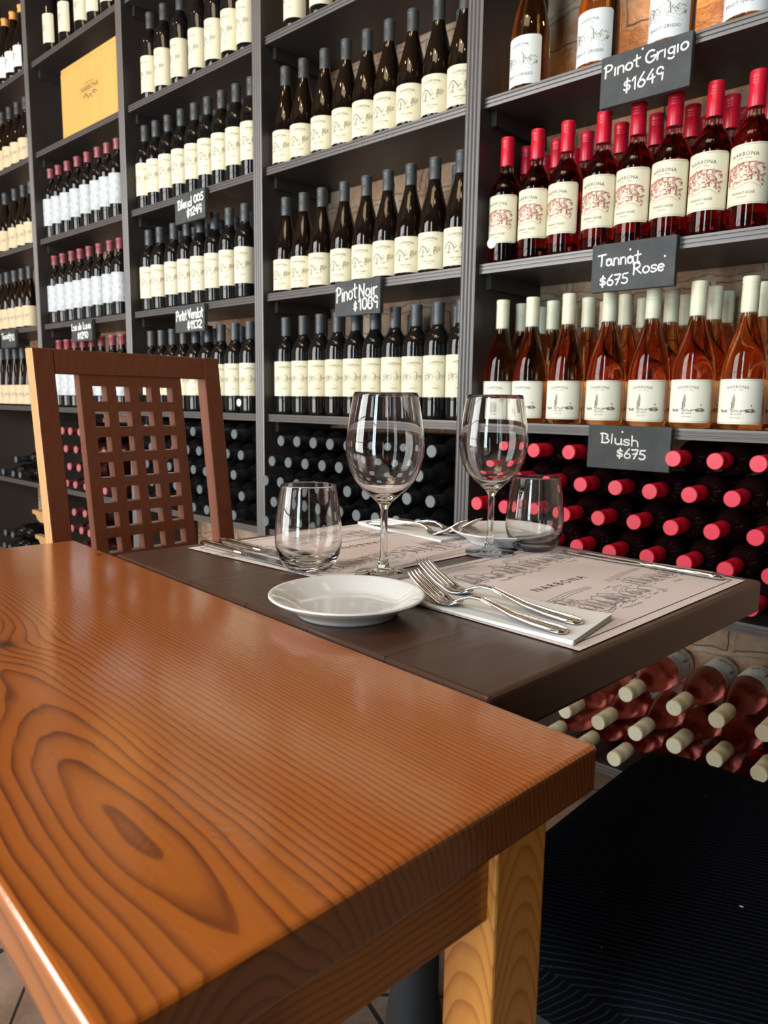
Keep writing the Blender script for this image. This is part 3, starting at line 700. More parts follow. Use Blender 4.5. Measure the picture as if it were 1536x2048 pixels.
# far end bay
row('champ', 'sparkling_wine_bottle', [-3.906, -3.812, -3.718], ZT, 0, 'orange-capped sparkling bottle', 'highest shelf of the far end bay', 'orange-capped sparkling bottles')
row('tanlabel', 'red_wine_bottle', [-4.005, -3.910, -3.818, -3.724], ZA, 12, 'tan-labelled dark bottle', 'second shelf down, far end bay', 'tan-labelled bottles on the second shelf')
row('tanlabel', 'red_wine_bottle', [-4.018, -3.900, -3.800, -3.712], ZB, 12, 'tan-labelled dark bottle', 'third shelf down, far end bay', 'tan-labelled bottles on the third shelf')
row('tanlabel', 'red_wine_bottle', [-4.132, -4.048, -3.958, -3.868, -3.779], ZC, 12, 'tan-labelled dark bottle', 'fourth shelf down, far end bay', 'tan-labelled bottles on the fourth shelf')
row('tanlabel', 'red_wine_bottle', [-4.179, -4.093, -4.003, -3.915, -3.828], ZD, 12, 'tan-labelled dark bottle', 'fifth shelf down, far end bay', 'tan-labelled bottles on the fifth shelf')

def stack(kind, name, rows, desc, where, group, yb=.2555, jx=.0008, with_label=True, tilt=0.0):
    for r_, (z, xs) in enumerate(rows):
        for k, x in enumerate(xs):
            bottle(kind, name, (x+rng.uniform(-jx, jx), yb+rng.uniform(-.006, .003), z+rng.uniform(-.0008, .0008)), R(rng.uniform(-60, 60)+(180 if kind == 'lie_blush' else 0)),
                   '%s %s from the left, %s layer down, %s' % (ORD[k], desc, ORD[r_], where), group, True, with_label, tilt)
def seq(x0, d, n): return [x0+d*k for k in range(n)]
R5 = .5795
stack('lie_grey', 'laid_red_wine_bottle', [(R5+.0645*4, seq(-1.7935, .0745, 9)), (R5+.0645*3, seq(-1.831, .0745, 9)), (R5+.0645*2, seq(-1.868, .0745, 10)), (R5+.0645, seq(-1.831, .0745, 9)), (R5, seq(-1.868, .0745, 10))],
      'lying grey-capped bottle', 'stack behind the glasses', 'lying grey-capped bottles behind the glasses')
stack('lie_grey', 'laid_red_wine_bottle', [(R5+.0672*4, seq(-2.672, .0797, 9)), (R5+.0672*3, seq(-2.632, .0797, 9)), (R5+.0672*2, seq(-2.672, .0797, 9)), (R5+.0672, seq(-2.632, .0797, 9)), (R5, seq(-2.672, .0797, 9))],
      'lying grey-capped bottle', 'stack behind the lattice chair', 'lying grey-capped bottles behind the chair')
stack('lie_red', 'laid_rose_wine_bottle', [(R5+.069*4, [-.984, -.904, -.819, -.586, -.504, -.424]), (R5+.069*3, seq(-1.025, .0797, 9)), (R5+.069*2, seq(-1.058, .0797, 9)), (R5+.069, seq(-1.025, .0797, 9)), (R5, seq(-1.058, .0797, 9))],
      'lying red-capped bottle', 'stack under the Blush sign', 'lying red-capped bottles')
stack('lie_rose', 'laid_red_wine_bottle', [(R5+.078*3, seq(-3.30, .083, 5)), (R5+.078*2, seq(-3.275, .088, 5)), (R5+.078, seq(-3.243, .08, 4)), (R5, seq(-3.291, .092, 5))],
      'lying rose-capped bottle', 'stack beside the chair', 'lying rose-capped bottles beside the chair')
stack('lie_rose', 'laid_red_wine_bottle', [(.4585, seq(-3.215, .085, 3)), (.380, seq(-3.253, .088, 4)), (.305, seq(-3.21, .085, 4)), (.230, seq(-3.25, .085, 4))],
      'lying rose-capped bottle', 'lowest stack beside the chair', 'lowest lying rose-capped bottles')
stack('lie_grey', 'laid_red_wine_bottle', [(.653, [-3.838]), (R5, [-4.001, -3.874, -3.790])], 'lying dark bottle', 'shelf left of the lattice chair', 'lying dark bottles left of the chair')
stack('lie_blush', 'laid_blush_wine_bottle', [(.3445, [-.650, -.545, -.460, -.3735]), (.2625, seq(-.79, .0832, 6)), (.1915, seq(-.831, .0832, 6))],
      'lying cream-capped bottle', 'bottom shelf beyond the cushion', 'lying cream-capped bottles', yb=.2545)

# wooden presentation box
t = thing('wooden_wine_box', 'blond wooden wine presentation box with burnt emblem standing on a high shelf', 'box', (-3.300, .012, ZA+.0008))
bw, bh, bd = .515, .281, .11
b = MB(); b.box(0, .006, 0, bw, bd, bh-.018); o = obj('box_body', b.build('box_body', M['box_wood']), t); bevel(o, .002)
b = MB(); b.box(0, .006, bh-.0165, bw, bd, bh); o = obj('lid', b.build('lid', M['box_wood']), t); bevel(o, .004)
b = MB(); b.box(.012, 0, .004, bw-.004, .006, bh-.022); o = obj('front_panel', b.build('front_panel', M['box_wood']), t); bevel(o, .0015)
b = MB()
vs, fs, wd = text_geo('NARBONA', 1.1); k = .020/.7
b.add([(.262+(x-wd/2)*k, -.0005, .142+y*k) for x, y in vs], fs)
vs, fs, wd = text_geo('FINCA Y GRANJA', 1.1); k = .006/.7
b.add([(.262+(x-wd/2)*k, -.0005, .168+y*k) for x, y in vs], fs)
for q in (-1, 1):
    for pl in ([(.012, .118), (.03, .125), (.045, .118)], [(.0, .125), (.012, .112), (.02, .108)], [(.02, .13), (.04, .131), (.06, .122)]):
        v2, f2 = ribbon([(.262+q*x, z) for x, z in pl], .0035); b.add([(x, -.0005, z) for x, z in v2], f2)
obj('burnt_emblem', b.build('burnt_emblem', M['ink_dark']), t)

# raw wooden cradles low in the far end bay
for k, (z, x) in enumerate(((.395, -3.74), (.270, -3.72))):
    b = MB(); prof = [(-.10, 0), (-.10, -.018), (-.06, -.022), (-.04, -.045), (.0, -.055), (.10, -.055), (.10, 0)]
    b.extrude([(p[0], p[1]) for p in reversed(prof)], 'y', .02, .05)
    tag(obj('bottle_cradle', b.build('bottle_cradle', M['cradle_wood']), None, (x, 0, z)), '%s raw wooden cradle rail beside the chair post, low in the rack' % ('upper', 'lower')[k], 'cradle')
stack('lie_grey', 'laid_red_wine_bottle', [(.262, [-4.02, -3.93]), (.188, [-4.06, -3.97, -3.88])], 'lying dark bottle', 'cradles left of the chair', 'dark bottles in the low cradles')

# ------------------------------------------------------------------ chalk signs
def arcp(cx, cy, rx, ry, a0, a1, n=10): return [(cx+rx*math.cos(R(a0+(a1-a0)*i/n)), cy+ry*math.sin(R(a0+(a1-a0)*i/n))) for i in range(n+1)]
G = {  # pen strokes of a hand lettering: advance, strokes (x-height .6, cap 1)
 'P': (.62, [[(.1, 0), (.12, .98)], [(.0, .86), (.15, 1.0)]+arcp(.22, .74, .30, .26, 95, -95)+[(.12, .46)]]),
 'T': (.62, [[(.0, .93), (.6, 1.0)], [(.3, .96), (.28, 0)]]),
 'R': (.66, [[(.1, 0), (.1, .95)], [(.04, .9)]+arcp(.22, .73, .28, .25, 100, -90)+[(.14, .48)], [(.22, .48), (.58, .02)]]),
 'B': (.62, [[(.12, .0), (.1, 1.0)], [(.0, .92)]+arcp(.2, .76, .26, .22, 100, -90)+arcp(.2, .27, .34, .27, 90, -100)+[(.08, .02)]]),
 'G': (.66, [arcp(.32, .45, .30, .46, 50, 350, 14)+[(.62, .42), (.34, .42)]]),
 'N': (.68, [[(.06, 0), (.08, .98)], [(.08, .95), (.52, .05)], [(.52, .05), (.56, 1.0)]]),
 'V': (.6, [[(.0, .95), (.25, .02), (.5, 1.0)]]),
 'L': (.5, [[(.1, 1.0), (.08, .03), (.45, .05)]]),
 'i': (.24, [[(.1, .55), (.1, .0)], [(.1, .78), (.12, .8)]]), 'ı': (.24, [[(.1, .58), (.1, .0)]]),
 'n': (.52, [[(.06, .58), (.06, 0)], [(.06, .4)]+arcp(.24, .36, .17, .22, 160, 10)+[(.42, 0)]]),
 'm': (.72, [[(.06, .58), (.06, 0)], [(.06, .4)]+arcp(.19, .38, .12, .2, 160, 10)+[(.32, .05)], [(.32, .4)]+arcp(.46, .38, .13, .2, 160, 10)+[(.6, 0)]]),
 'o': (.52, [arcp(.25, .29, .21, .28, 80, 450, 14)]), 'a': (.56, [arcp(.22, .25, .18, .24, 50, 410, 14), [(.04, .50), (.22, .60), (.42, .50), (.44, .2), (.52, .0)]]),
 'e': (.5, [[(.05, .3), (.42, .34)]+arcp(.24, .30, .19, .28, 15, 320, 12)]),
 't': (.42, [[(.2, .95), (.2, .1), (.32, .02)], [(.0, .6), (.42, .66)]]),
 'r': (.42, [[(.06, .58), (.08, 0)], [(.08, .35), (.2, .55), (.38, .58)]]),
 'g': (.52, [arcp(.24, .33, .18, .24, 40, 400, 12), [(.42, .56), (.42, -.15)]+arcp(.25, -.15, .17, .15, 0, -170, 6)]),
 's': (.46, [arcp(.24, .44, .17, .15, 30, 250, 8)+arcp(.22, .15, .18, .15, 80, -160, 8)]),
 'l': (.24, [[(.1, 1.0), (.08, .02)]]), 'h': (.52, [[(.08, 1.0), (.08, 0)], [(.08, .38)]+arcp(.25, .36, .17, .22, 160, 10)+[(.44, 0)]]),
 'u': (.52, [[(.06, .58), (.06, .2)]+arcp(.24, .2, .18, .2, 180, 360, 8)+[(.42, .58)], [(.42, .3), (.46, 0)]]),
 'd': (.54, [arcp(.22, .27, .19, .26, 60, 420, 12), [(.44, 1.0), (.44, 0)]]),
 'z': (.46, [[(.05, .56), (.4, .56), (.05, .03), (.44, .03)]]),
 '$': (.56, [arcp(.27, .62, .19, .17, 30, 250, 8)+arcp(.25, .3, .2, .17, 80, -160, 8), [(.27, 1.0), (.25, -.08)]]),
 '0': (.56, [arcp(.27, .47, .22, .46, 80, 450, 14)]), '1': (.34, [[(.02, .68), (.2, 1.0), (.2, 0)]]), '2': (.54, [arcp(.25, .72, .21, .24, 170, -20, 8)+[(.05, .02), (.5, .04)]]),
 '3': (.52, [arcp(.23, .73, .2, .22, 150, -80, 8)+arcp(.22, .27, .23, .25, 80, -150, 8)]), '4': (.58, [[(.38, 1.0), (.03, .35), (.52, .38)], [(.38, .62), (.4, 0)]]),
 '5': (.54, [[(.46, .96), (.12, .92), (.1, .55)]+arcp(.23, .3, .23, .27, 110, -140, 10)]), '6': (.54, [[(.4, 1.0), (.14, .6)]+arcp(.26, .26, .21, .25, 150, 500, 14)]),
 '7': (.54, [[(.03, .92), (.48, .98), (.2, 0)], [(.12, .5), (.42, .54)]]), '8': (.54, [arcp(.27, .73, .18, .22, 270, -90, 12)+arcp(.27, .25, .22, .25, 90, 450, 12)]),
 '9': (.54, [arcp(.25, .7, .19, .25, 10, 370, 12)+[(.44, .7), (.4, 0)]]), ' ': (.34, []), '.': (.2, [[(.08, .0), (.1, .02)]]), "'": (.16, [[(.05, .98), (.08, .94)]]),
}
def write(b, txt, x, z, h, width, y, pen, rg, slope=0.0):
    adv = sum(G[c][0] for c in txt); kx = width/adv; cx = 0; lay = 0
    for c in txt:
        a, st = G[c]
        for s in st:
            pts = []
            for p, q in zip(s[:-1], s[1:]):
                for i in range(3): pts.append((p[0]+(q[0]-p[0])*i/3, p[1]+(q[1]-p[1])*i/3))
            pts.append(s[-1])
            P2 = [(x+(cx+px)*kx+rg.uniform(-1, 1)*pen*.10, z+pz*h+(cx+px)*kx*slope+rg.uniform(-1, 1)*pen*.10) for px, pz in pts]
            n = len(P2)
            lay = (lay+1) % 16; yl = y-lay*2.2e-5
            v2, f2 = ribbon(P2, pen*rg.uniform(.9, 1.1)); b.add([(vx, yl, vz) for vx, vz in v2], f2)
            for e in (P2[0], P2[-1]):
                cc = [(e[0]+pen*.5*math.cos(k*PI/4), yl-1.1e-5, e[1]+pen*.5*math.sin(k*PI/4)) for k in range(8)]
                b.add(cc, [tuple(range(8))])
        cx += a
def sign(x0, x1, ztop, zbot, lines, label, pen, dots=(), tilt=0.0):
    wd, h = x1-x0, ztop-zbot; th = .014
    t = thing('chalkboard_price_sign', label, 'price sign', (x0, -.0175, zbot)); t.rotation_euler = (0, tilt, 0)
    b = MB(); b.box(0, 0, 0, wd, th, h); o = obj('board', b.build('board', M['slate']), t); bevel(o, .0012)
    b = MB(); rg = random.Random(len(label))
    for txt, u, v, hh, ww, sl in lines: write(b, txt, u*wd, h*(1-v), hh*h, ww*wd, -.0004, pen, rg, sl)
    for u, v in dots:
        c = [(u*wd+pen*.7*math.cos(k*PI/4), -.0004, h*(1-v)+pen*.7*math.sin(k*PI/4)) for k in range(8)]; b.add(c, [tuple(range(8))])
    obj('chalk_writing', b.build('chalk_writing', M['chalk']), t)
    return t
sign(-.795, -.610, 1.661, 1.563, [('Pınot Grıgıo', .04, .42, .24, .93, .06), ('$1649', .27, .80, .26, .46, .06)], 'chalkboard sign reading Pinot Grigio $1649 on the upper shelf edge', .0031, [(.47, .06)])
sign(-.793, -.614, 1.293, 1.196, [('Tannat', .08, .46, .24, .52, .0), ('Rose', .51, .70, .24, .38, .02), ('$675', .11, .88, .22, .36, .02)], 'chalkboard sign reading Tannat Rosé $675 on the middle shelf edge', .0031, [(.47, .18), (.88, .40)])
sign(-.780, -.598, .9175, .8255, [('Blush', .16, .40, .22, .48, -.06), ('$675', .37, .73, .22, .36, -.03)], 'chalkboard sign reading Blush $675 on the shelf edge above lying bottles', .0030, [(.43, .14)])
sign(-1.583, -1.408, 1.292, 1.197, [('Pinot', .03, .60, .42, .47, .10), ('Noir', .54, .52, .36, .40, .06), ('$', .43, .86, .24, .08, 0), ('1089', .54, .86, .34, .43, .02)], 'chalkboard sign reading Pinot Noir $1089 behind the tall wine glass', .0042)
sign(-2.395, -2.213, 1.659, 1.562, [('Blend', .10, .52, .30, .48, .04), ('005', .64, .42, .26, .32, .04), ('$1249', .40, .84, .28, .50, .06)], 'chalkboard sign reading Blend 005 on the shelf above the chair', .0050)
sign(-2.412, -2.230, 1.286, 1.194, [('Petit', .04, .56, .36, .38, .02), ('Verdot', .46, .52, .36, .50, .02), ('$1132', .42, .90, .30, .50, .02)], 'chalkboard sign reading Petit Verdot $1132 just above the chair', .0050)
sign(-3.231, -3.045, 1.284, 1.197, [('Luz de Luna', .02, .46, .30, .94, .02), ('$1290', .30, .88, .30, .52, .02)], 'chalkboard sign reading Luz de Luna on the narrow rose-capped shelf', .0055)
sign(-4.010, -3.835, 1.284, 1.199, [('Tannat', .06, .50, .32, .60, .02), ('890', .60, .62, .36, .36, .02)], 'small blurred chalkboard sign at the far end of the rack', .0055)
# round stickers on two bottles
for (x, z, y, lab) in ((-1.0695, 1.338, .0085, 'small round white sticker low on the first red-capped bottle'), (-2.073, .951, .0075, 'small round pale sticker low on a dark bottle beside the chair')):
    b = MB(); c = [(.0125*math.sin(2*PI*k/20), -.00015, .0125*math.cos(2*PI*k/20)) for k in range(20)]; c2 = [(p[0], .0009, p[2]) for p in c]
    b.add(c+c2, [tuple(range(20))]+[((k+1) % 20, k, 20+k, 20+(k+1) % 20) for k in range(20)])
    tag(obj('round_sticker', b.build('round_sticker', M['paper_white']), None, (x, y-.0015, z)), lab, 'sticker')

# ------------------------------------------------------------------ dark table
DZ = .750
t = thing('dark_wood_table', 'square dark-stained plank table set for two beside the wine rack', 'table', (0, 0, 0))
def slab(q, z0, z1):
    return [(x, y, z0) for x, y in q]+[(x, y, z1) for x, y in q]
b = MB(); b.hexa(slab([(-.943, -1.034), (-.290, -1.0905), (-.2625, -.5475), (-.892, -.500)], DZ-.040, DZ))
o = obj('table_top', b.build('table_top', M['dark_wood']), t); bevel(o, .0045, 3)
b = MB(); b.lathe([(0, .03), (.04, .03), (.04, .10), (.034, .14), (.034, .66), (.05, .70), (0, .70)], 24); o = obj('pedestal', b.build('pedestal', M['black_metal'], 40), t, (-.60, -.79, 0))
b = MB()
for a in range(4): 
    c, s = math.cos(a*PI/2+.75), math.sin(a*PI/2+.75)
    P = lambda u, v, z: (u*c-v*s, u*s+v*c, z)
    b.hexa([P(0, -.03, 0), P(.28, -.022, 0), P(.28, .022, 0), P(0, .03, 0), P(0, -.03, .045), P(.28, -.022, .02), P(.28, .022, .02), P(0, .03, .045)])
obj('cross_base', b.build('cross_base', M['black_metal']), t, (-.60, -.79, 0))
b = MB(); b.box(-.84, -.98, .70, -.36, -.60, .71); obj('support_plate', b.build('support_plate', M['black_metal']), t)

# ------------------------------------------------------------------ orange pine table
t = thing('pine_table', 'varnished orange pine table with bold grain in the foreground', 'table', (0, 0, 0))
top = [(-1.0925, -1.400-.0), (-.208, -1.422), (-.1985, -1.1055), (-1.073, -1.0285)]
top = [(-1.1035, -1.352), (-.2130, -1.4235), (-.1970, -1.1055), (-1.0745, -1.0300)]
b = MB(); b.hexa(slab(top, .7195, .7505)); o = obj('table_top', b.build('table_top', M['pine_top']), t); bevel(o, .0032, 3)
def along(p, q, u): return (p[0]+(q[0]-p[0])*u, p[1]+(q[1]-p[1])*u)
ex = Vector((top[1][0]-top[0][0], top[1][1]-top[0][1])).normalized(); ey = Vector((-ex.y, ex.x))
def frame(ox, oy): return lambda u, v: (ox+ex.x*u+ey.x*v, oy+ex.y*u+ey.y*v)
Fr = frame(-.2185, -1.1255)   # outer far corner of the leg under the wall-side right end
LEGS = [((0, 0), (-.040, -.050)), ((0, -.262), (-.040, -.050)), ((-.838, 0), (.040, -.050)), ((-.838, -.262), (.040, -.050))]
LEGS = [(0.0, 0.0), (0.0, -.225), (-.80, 0.0), (-.80, -.225)]
for (u, v) in LEGS:
    b = MB(); b.hexa(slab([Fr(u-.040, v-.050), Fr(u, v-.050), Fr(u, v), Fr(u-.040, v)], 0, .7195)); o = obj('leg', b.build('leg', M['pine_leg']), t); bevel(o, .002)
for nm, q in (('end', [(-.028, -.225), (-.006, -.225), (-.006, -.050), (-.028, -.050)]), ('end', [(-.834, -.225), (-.812, -.225), (-.812, -.050), (-.834, -.050)])):
    b = MB(); b.hexa(slab([Fr(*p) for p in q], .652, .7195)); obj('apron', b.build('apron', M['pine_apron']), t)
for q in ([(-.80, -.028), (-.040, -.028), (-.040, -.006), (-.80, -.006)], [(-.80, -.268), (-.040, -.268), (-.040, -.246), (-.80, -.246)]):
    b = MB(); b.hexa(slab([Fr(*p) for p in q], .652, .7195)); obj('apron', b.build('apron', M['pine_leg']), t)

# ------------------------------------------------------------------ placemats
def quadmap(q):
    """bilinear map of (u along the diner's left-right, v towards the middle of the table) onto the table"""
    a, b_, c, d = q
    return lambda u, v: ((1-u)*(1-v)*a[0]+u*(1-v)*b_[0]+u*v*c[0]+(1-u)*v*d[0], (1-u)*(1-v)*a[1]+u*(1-v)*b_[1]+u*v*c[1]+(1-u)*v*d[1])
def placemat(q, label, seed):
    f = quadmap(q); z0 = DZ+.0004; b = MB(); n = 8
    vs = []; W, Hh = .385, .295
    for j in range(n+1):
        for i in range(n+1):
            x, y = f(i/n, j/n); vs.append((x, y, z0+.0006))
    b.add(vs, [(j*(n+1)+i, j*(n+1)+i+1, (j+1)*(n+1)+i+1, (j+1)*(n+1)+i) for j in range(n) for i in range(n)], 0)
    lay = [0]
    def up(pts, fs, mi):
        lay[0] = (lay[0]+1) % 14; b.add([(*f(u, v), z0+.0008+lay[0]*1.6e-5) for u, v in pts], fs, mi)
    m = .012
    def line(p, q2, wd, mi):
        N = 10; pts = [((p[0]+(q2[0]-p[0])*i/N)*W, (p[1]+(q2[1]-p[1])*i/N)*Hh) for i in range(N+1)]
        v2, f2 = ribbon(pts, wd); up([(x/W, y/Hh) for x, y in v2], f2, mi)
    mu, mv = m/W, m/Hh
    for p, q2 in (((mu, mv), (1-mu, mv)), ((1-mu, mv), (1-mu, 1-mv)), ((1-mu, 1-mv), (mu, 1-mv)), ((mu, 1-mv), (mu, mv))): line(p, q2, .0013, 2)
    vs, fs, wd = text_geo('NARBONA', 1.35); k = .0125/.7
    up([(.505+(x-wd/2)*k/W, .47+y*k/Hh) for x, y in vs], fs, 2)
    rg = random.Random(seed)
    for cu, cv, wdt, cap in ((.42, .78, .155, 'Almacén'), (.46, .24, .15, 'La Granja'), (.82, .80, .13, 'Bodega'), (.83, .30, .12, 'Viñedos'), (.15, .70, .11, 'Puerto'), (.22, .33, .09, 'La Casa')):
        for pl, wd, mi in sk_town(rg):
            v2, f2 = ribbon([(x*wdt, y*wdt) for x, y in pl], wd*wdt*1.5); up([(cu+x/W, cv+y/Hh) for x, y in v2], f2, 1)
        vs, fs, wd = text_geo(cap, 1.0); k = .0050/.7
        up([(cu+(x-wd/2)*k/W, cv-.034/Hh+y*k/Hh) for x, y in vs], fs, 1)
    return tag(obj('placemat', b.build('placemat', [M['mat'], M['mat_ink'], M['mat_line']])), label, 'placemat')
M1 = [(-.2925, -.952), (-.2760, -.567), (-.5660, -.545), (-.5880, -.932)]
M2 = [(-.8880, -.558), (-.9080, -.944), (-.6170, -.934), (-.5970, -.560)]
placemat(M1, 'printed paper placemat with sketches at the near right seat of the dark table', 3)
placemat(M2, 'printed paper placemat with sketches in front of the lattice-back chair', 5)

# ------------------------------------------------------------------ napkins
def napkin(q, label, rise=0.0):
    a, b_, c, d = [Vector((*p, 0)) for p in q]; b = MB(); n = 10; zb = DZ+.0014
    for lay in range(3):
        vs = []
        z = zb+lay*.0012; ins = lay*.0012
        for j in range(n+1):
            for i in range(n+1):
                u, v = i/n, j/n; p = a*(1-u)*(1-v)+b_*u*(1-v)+c*u*v+d*(1-u)*v
                lift = rise*(u**6)*(.4+.6*v)*(lay+1)/3+.0009*math.sin(u*5+lay)*u*(1-u)*4*v
                vs.append((p.x, p.y, z+lift))
        top = len(vs)
        vs += [(x, y, zz+.0010) for x, y, zz in vs]
        N = n+1
        fs = [(j*N+i, (j+1)*N+i, (j+1)*N+i+1, j*N+i+1) for j in range(n) for i in range(n)]
        fs += [(top+j*N+i, top+j*N+i+1, top+(j+1)*N+i+1, top+(j+1)*N+i) for j in range(n) for i in range(n)]
        ring = [i for i in range(N)]+[j*N+n for j in range(1, N)]+[n*N+i for i in range(n-1, -1, -1)]+[j*N for j in range(n-1, 0, -1)]
        for k in range(len(ring)):
            p, q2 = ring[k], ring[(k+1) % len(ring)]; fs.append((p, q2, top+q2, top+p))
        b.add(vs, fs, 0, False)
    # fold: the three layers hang together along the near long edge
    x0, y0 = a.x, a.y
    ed = b_-a; nrm = Vector((ed.y, -ed.x, 0)).normalized()
    prof = [(0, 0), (.0012, .0008), (.0014, .0018), (.0010, .0030), (0, .0036), (-.002, .0036), (-.002, 0)]
    vs = []
    for p in (a, b_):
        for o_, z in prof: vs.append((p.x+nrm.x*o_, p.y+nrm.y*o_, zb+z*.95))
    m = len(prof)
    b.add(vs, [(i, (i+1) % m, m+(i+1) % m, m+i) for i in range(m)]+[tuple(range(m-1, -1, -1)), tuple(range(m, 2*m))])
    return tag(obj('paper_napkin', b.build('paper_napkin', M['napkin'])), label, 'napkin')
napkin([(-.512, -.937), (-.302, -.945), (-.314, -.846), (-.524, -.838)], 'white embossed paper napkin under the two near forks', .003)
napkin([(-.686, -.569+.002), (-.884, -.545), (-.886, -.623), (-.686, -.647)], 'white paper napkin folded under the two far forks', .002)

# ------------------------------------------------------------------ cutlery
def sweep(secs, name, mat):
    """secs: (s, z, half width, thickness); a rounded bar along +X"""
    b = MB(); vs = []; fs = []; m = 10
    for s, z, hw, th in secs:
        for k in range(m):
            a = 2*PI*k/m; vs.append((s, hw*math.copysign(abs(math.cos(a))**.75, math.cos(a)), z+th/2+th/2*math.copysign(abs(math.sin(a))**.8, math.sin(a))))
    for i in range(len(secs)-1):
        for k in range(m): fs.append((i*m+k, i*m+(k+1) % m, (i+1)*m+(k+1) % m, (i+1)*m+k))
    fs += [tuple(range(m-1, -1, -1)), tuple(range((len(secs)-1)*m, len(secs)*m))]
    b.add([(v[0], v[1], v[2]) for v in vs], [tuple(reversed(f)) for f in fs], 0, True); return b.build(name, mat, 50)
def fork(label, end, tip, z, group):
    L = math.hypot(tip[0]-end[0], tip[1]-end[1]); k = 1.0
    t = thing('dinner_fork', label, 'fork', (end[0], end[1], z), group); t.rotation_euler = (0, 0, math.atan2(tip[1]-end[1], tip[0]-end[0]))
    f = L/.200
    secs = [(0, .001, .004, .003), (.003, .0008, .0082, .0034), (.012, .0008, .0098, .0036), (.035, .0014, .0088, .0036), (.060, .0035, .0066, .0036), (.085, .0085, .0046, .0038), (.102, .0115, .0034, .0040),
            (.115, .0112, .0030, .0040), (.127, .0075, .0038, .0034), (.136, .0035, .0070, .0026)]
    obj('handle', sweep([(s*f, z_, w_, h_) for s, z_, w_, h_ in secs], 'handle', M['steel']), t)
    # raised threads along both edges of the handle
    for q in (-1, 1):
        sec = [(.004, .0030, .0008, .0014), (.012, .0036, .0010, .0016), (.035, .0042, .0010, .0016), (.060, .0062, .0009, .0015), (.085, .0112, .0007, .0013), (.100, .0145, .0003, .0008)]
        me = sweep([(s*f, z_, w_, h_) for s, z_, w_, h_ in sec], 'handle_thread', M['steel'])
        off = [.0070, .0082, .0072, .0052, .0034, .0024]
        for i in range(len(sec)):
            for k2 in range(10): me.vertices[i*10+k2].co.y += q*off[i]
        obj('handle_thread', me, t)
    # head: shallow dish splitting into four tines
    b = MB(); st = [(.130, .0052, .0050), (.138, .0018, .0092), (.145, .0010, .0112), (.152, .0020, .0120), (.158, .0048, .0120), (.168, .0095, .0118), (.180, .0160, .0114), (.192, .0232, .0108), (.200, .0278, .0104)]
    cols = [(-1, -.60), (-.60, -.46), (-.46, -.07), (-.07, .07), (.07, .46), (.46, .60), (.60, 1)]
    idx = {}
    us = [-1, -.60, -.46, -.07, .07, .46, .60, 1]
    vs = []
    for i, (s, z_, hw) in enumerate(st):
        for j, u in enumerate(us):
            uu = u
            if i == len(st)-1: 
                cidx = {0: 0, 1: 0, 2: 1, 3: 1, 4: 2, 5: 2, 6: 3, 7: 3}[j]; cen = [-.8, -.265, .265, .8][cidx]; uu = cen+(u-cen)*.35
            idx[i, j] = len(vs); vs.append((s*f, uu*hw, z_+(.0016*(u*u) if i < 5 else .0006)))
    fs = []
    for i in range(len(st)-1):
        for j in range(7):
            if j in (1, 3, 5) and i >= 4: continue
            fs.append((idx[i, j], idx[i+1, j], idx[i+1, j+1], idx[i, j+1]))
    b.add(vs, [tuple(reversed(q)) for q in fs], 0, True)
    o = obj('tines', b.build('tines', M['steel']), t)
    so = o.modifiers.new('thick', 'SOLIDIFY'); so.thickness = .0019; so.offset = 1
    bv = o.modifiers.new('soft', 'BEVEL'); bv.width = .0005; bv.segments = 2; bv.limit_method = 'ANGLE'
    return t
fork('steel fork with curved-up tines on the near napkin, closer to the table edge', (-.316, -.932), (-.506, -.924), DZ+.0055, 'forks of the near setting')
fork('steel fork on the near napkin, nearer the sketches of the placemat', (-.320, -.897), (-.533, -.876), DZ+.0055, 'forks of the near setting')
fork('steel fork on the far napkin with tines pointing at the far plate', (-.862, -.623), (-.668, -.612), DZ+.0055, 'forks of the far setting')
fork('steel fork lying behind the other one on the far napkin', (-.858, -.590), (-.664, -.580), DZ+.0055, 'forks of the far setting')
def knife(label, end, tip, group=None):
    L = math.hypot(tip[0]-end[0], tip[1]-end[1]); f = L/.225
    t = thing('table_knife', label, 'knife', (end[0], end[1], DZ+.0016), group); t.rotation_euler = (0, 0, math.atan2(tip[1]-end[1], tip[0]-end[0]))
    obj('handle', sweep([(s*f, z_, w_, h_) for s, z_, w_, h_ in [(0, .001, .004, .004), (.003, 0, .0075, .0068), (.02, 0, .0085, .0078), (.06, 0, .0076, .0076), (.085, 0, .0066, .0072), (.092, 0, .0074, .0076), (.097, 0, .0060, .0066), (.104, .001, .0050, .0050)]], 'handle', M['steel']), t)
    b = MB(); st = [(.103, .0050, .0050), (.112, .0065, .0050), (.13, .0085, .0062), (.16, .0088, .0068), (.19, .0080, .0066), (.210, .0055, .0060), (.221, .0015, .0050), (.225, -.003, .0046)]
    vs = []
    for s, yo, yi in st: vs += [(s*f, -yi, .0026), (s*f, yo, .0034), (s*f, yo, .0012), (s*f, -yi, .0022)]
    n = len(st)
    fs = [(4*i+k, 4*i+(k+1) % 4, 4*i+4+(k+1) % 4, 4*i+4+k) for i in range(n-1) for k in range(4)]+[(3, 2, 1, 0), (4*n-4, 4*n-3, 4*n-2, 4*n-1)]
    b.add(vs, [tuple(reversed(q)) for q in fs]); obj('blade', b.build('blade', M['steel'], 20), t)
    return t
knife('steel table knife along the wall-side edge of the near placemat', (-.2950, -.5875), (-.5200, -.5800))
knife('steel knife nearest the camera on the far placemat, behind the near tumbler', (-.9150, -.9130), (-.690, -.925), 'knives of the far setting')
knife('steel knife further from the camera on the far placemat, beside another knife', (-.9100, -.8840), (-.690, -.893), 'knives of the far setting')

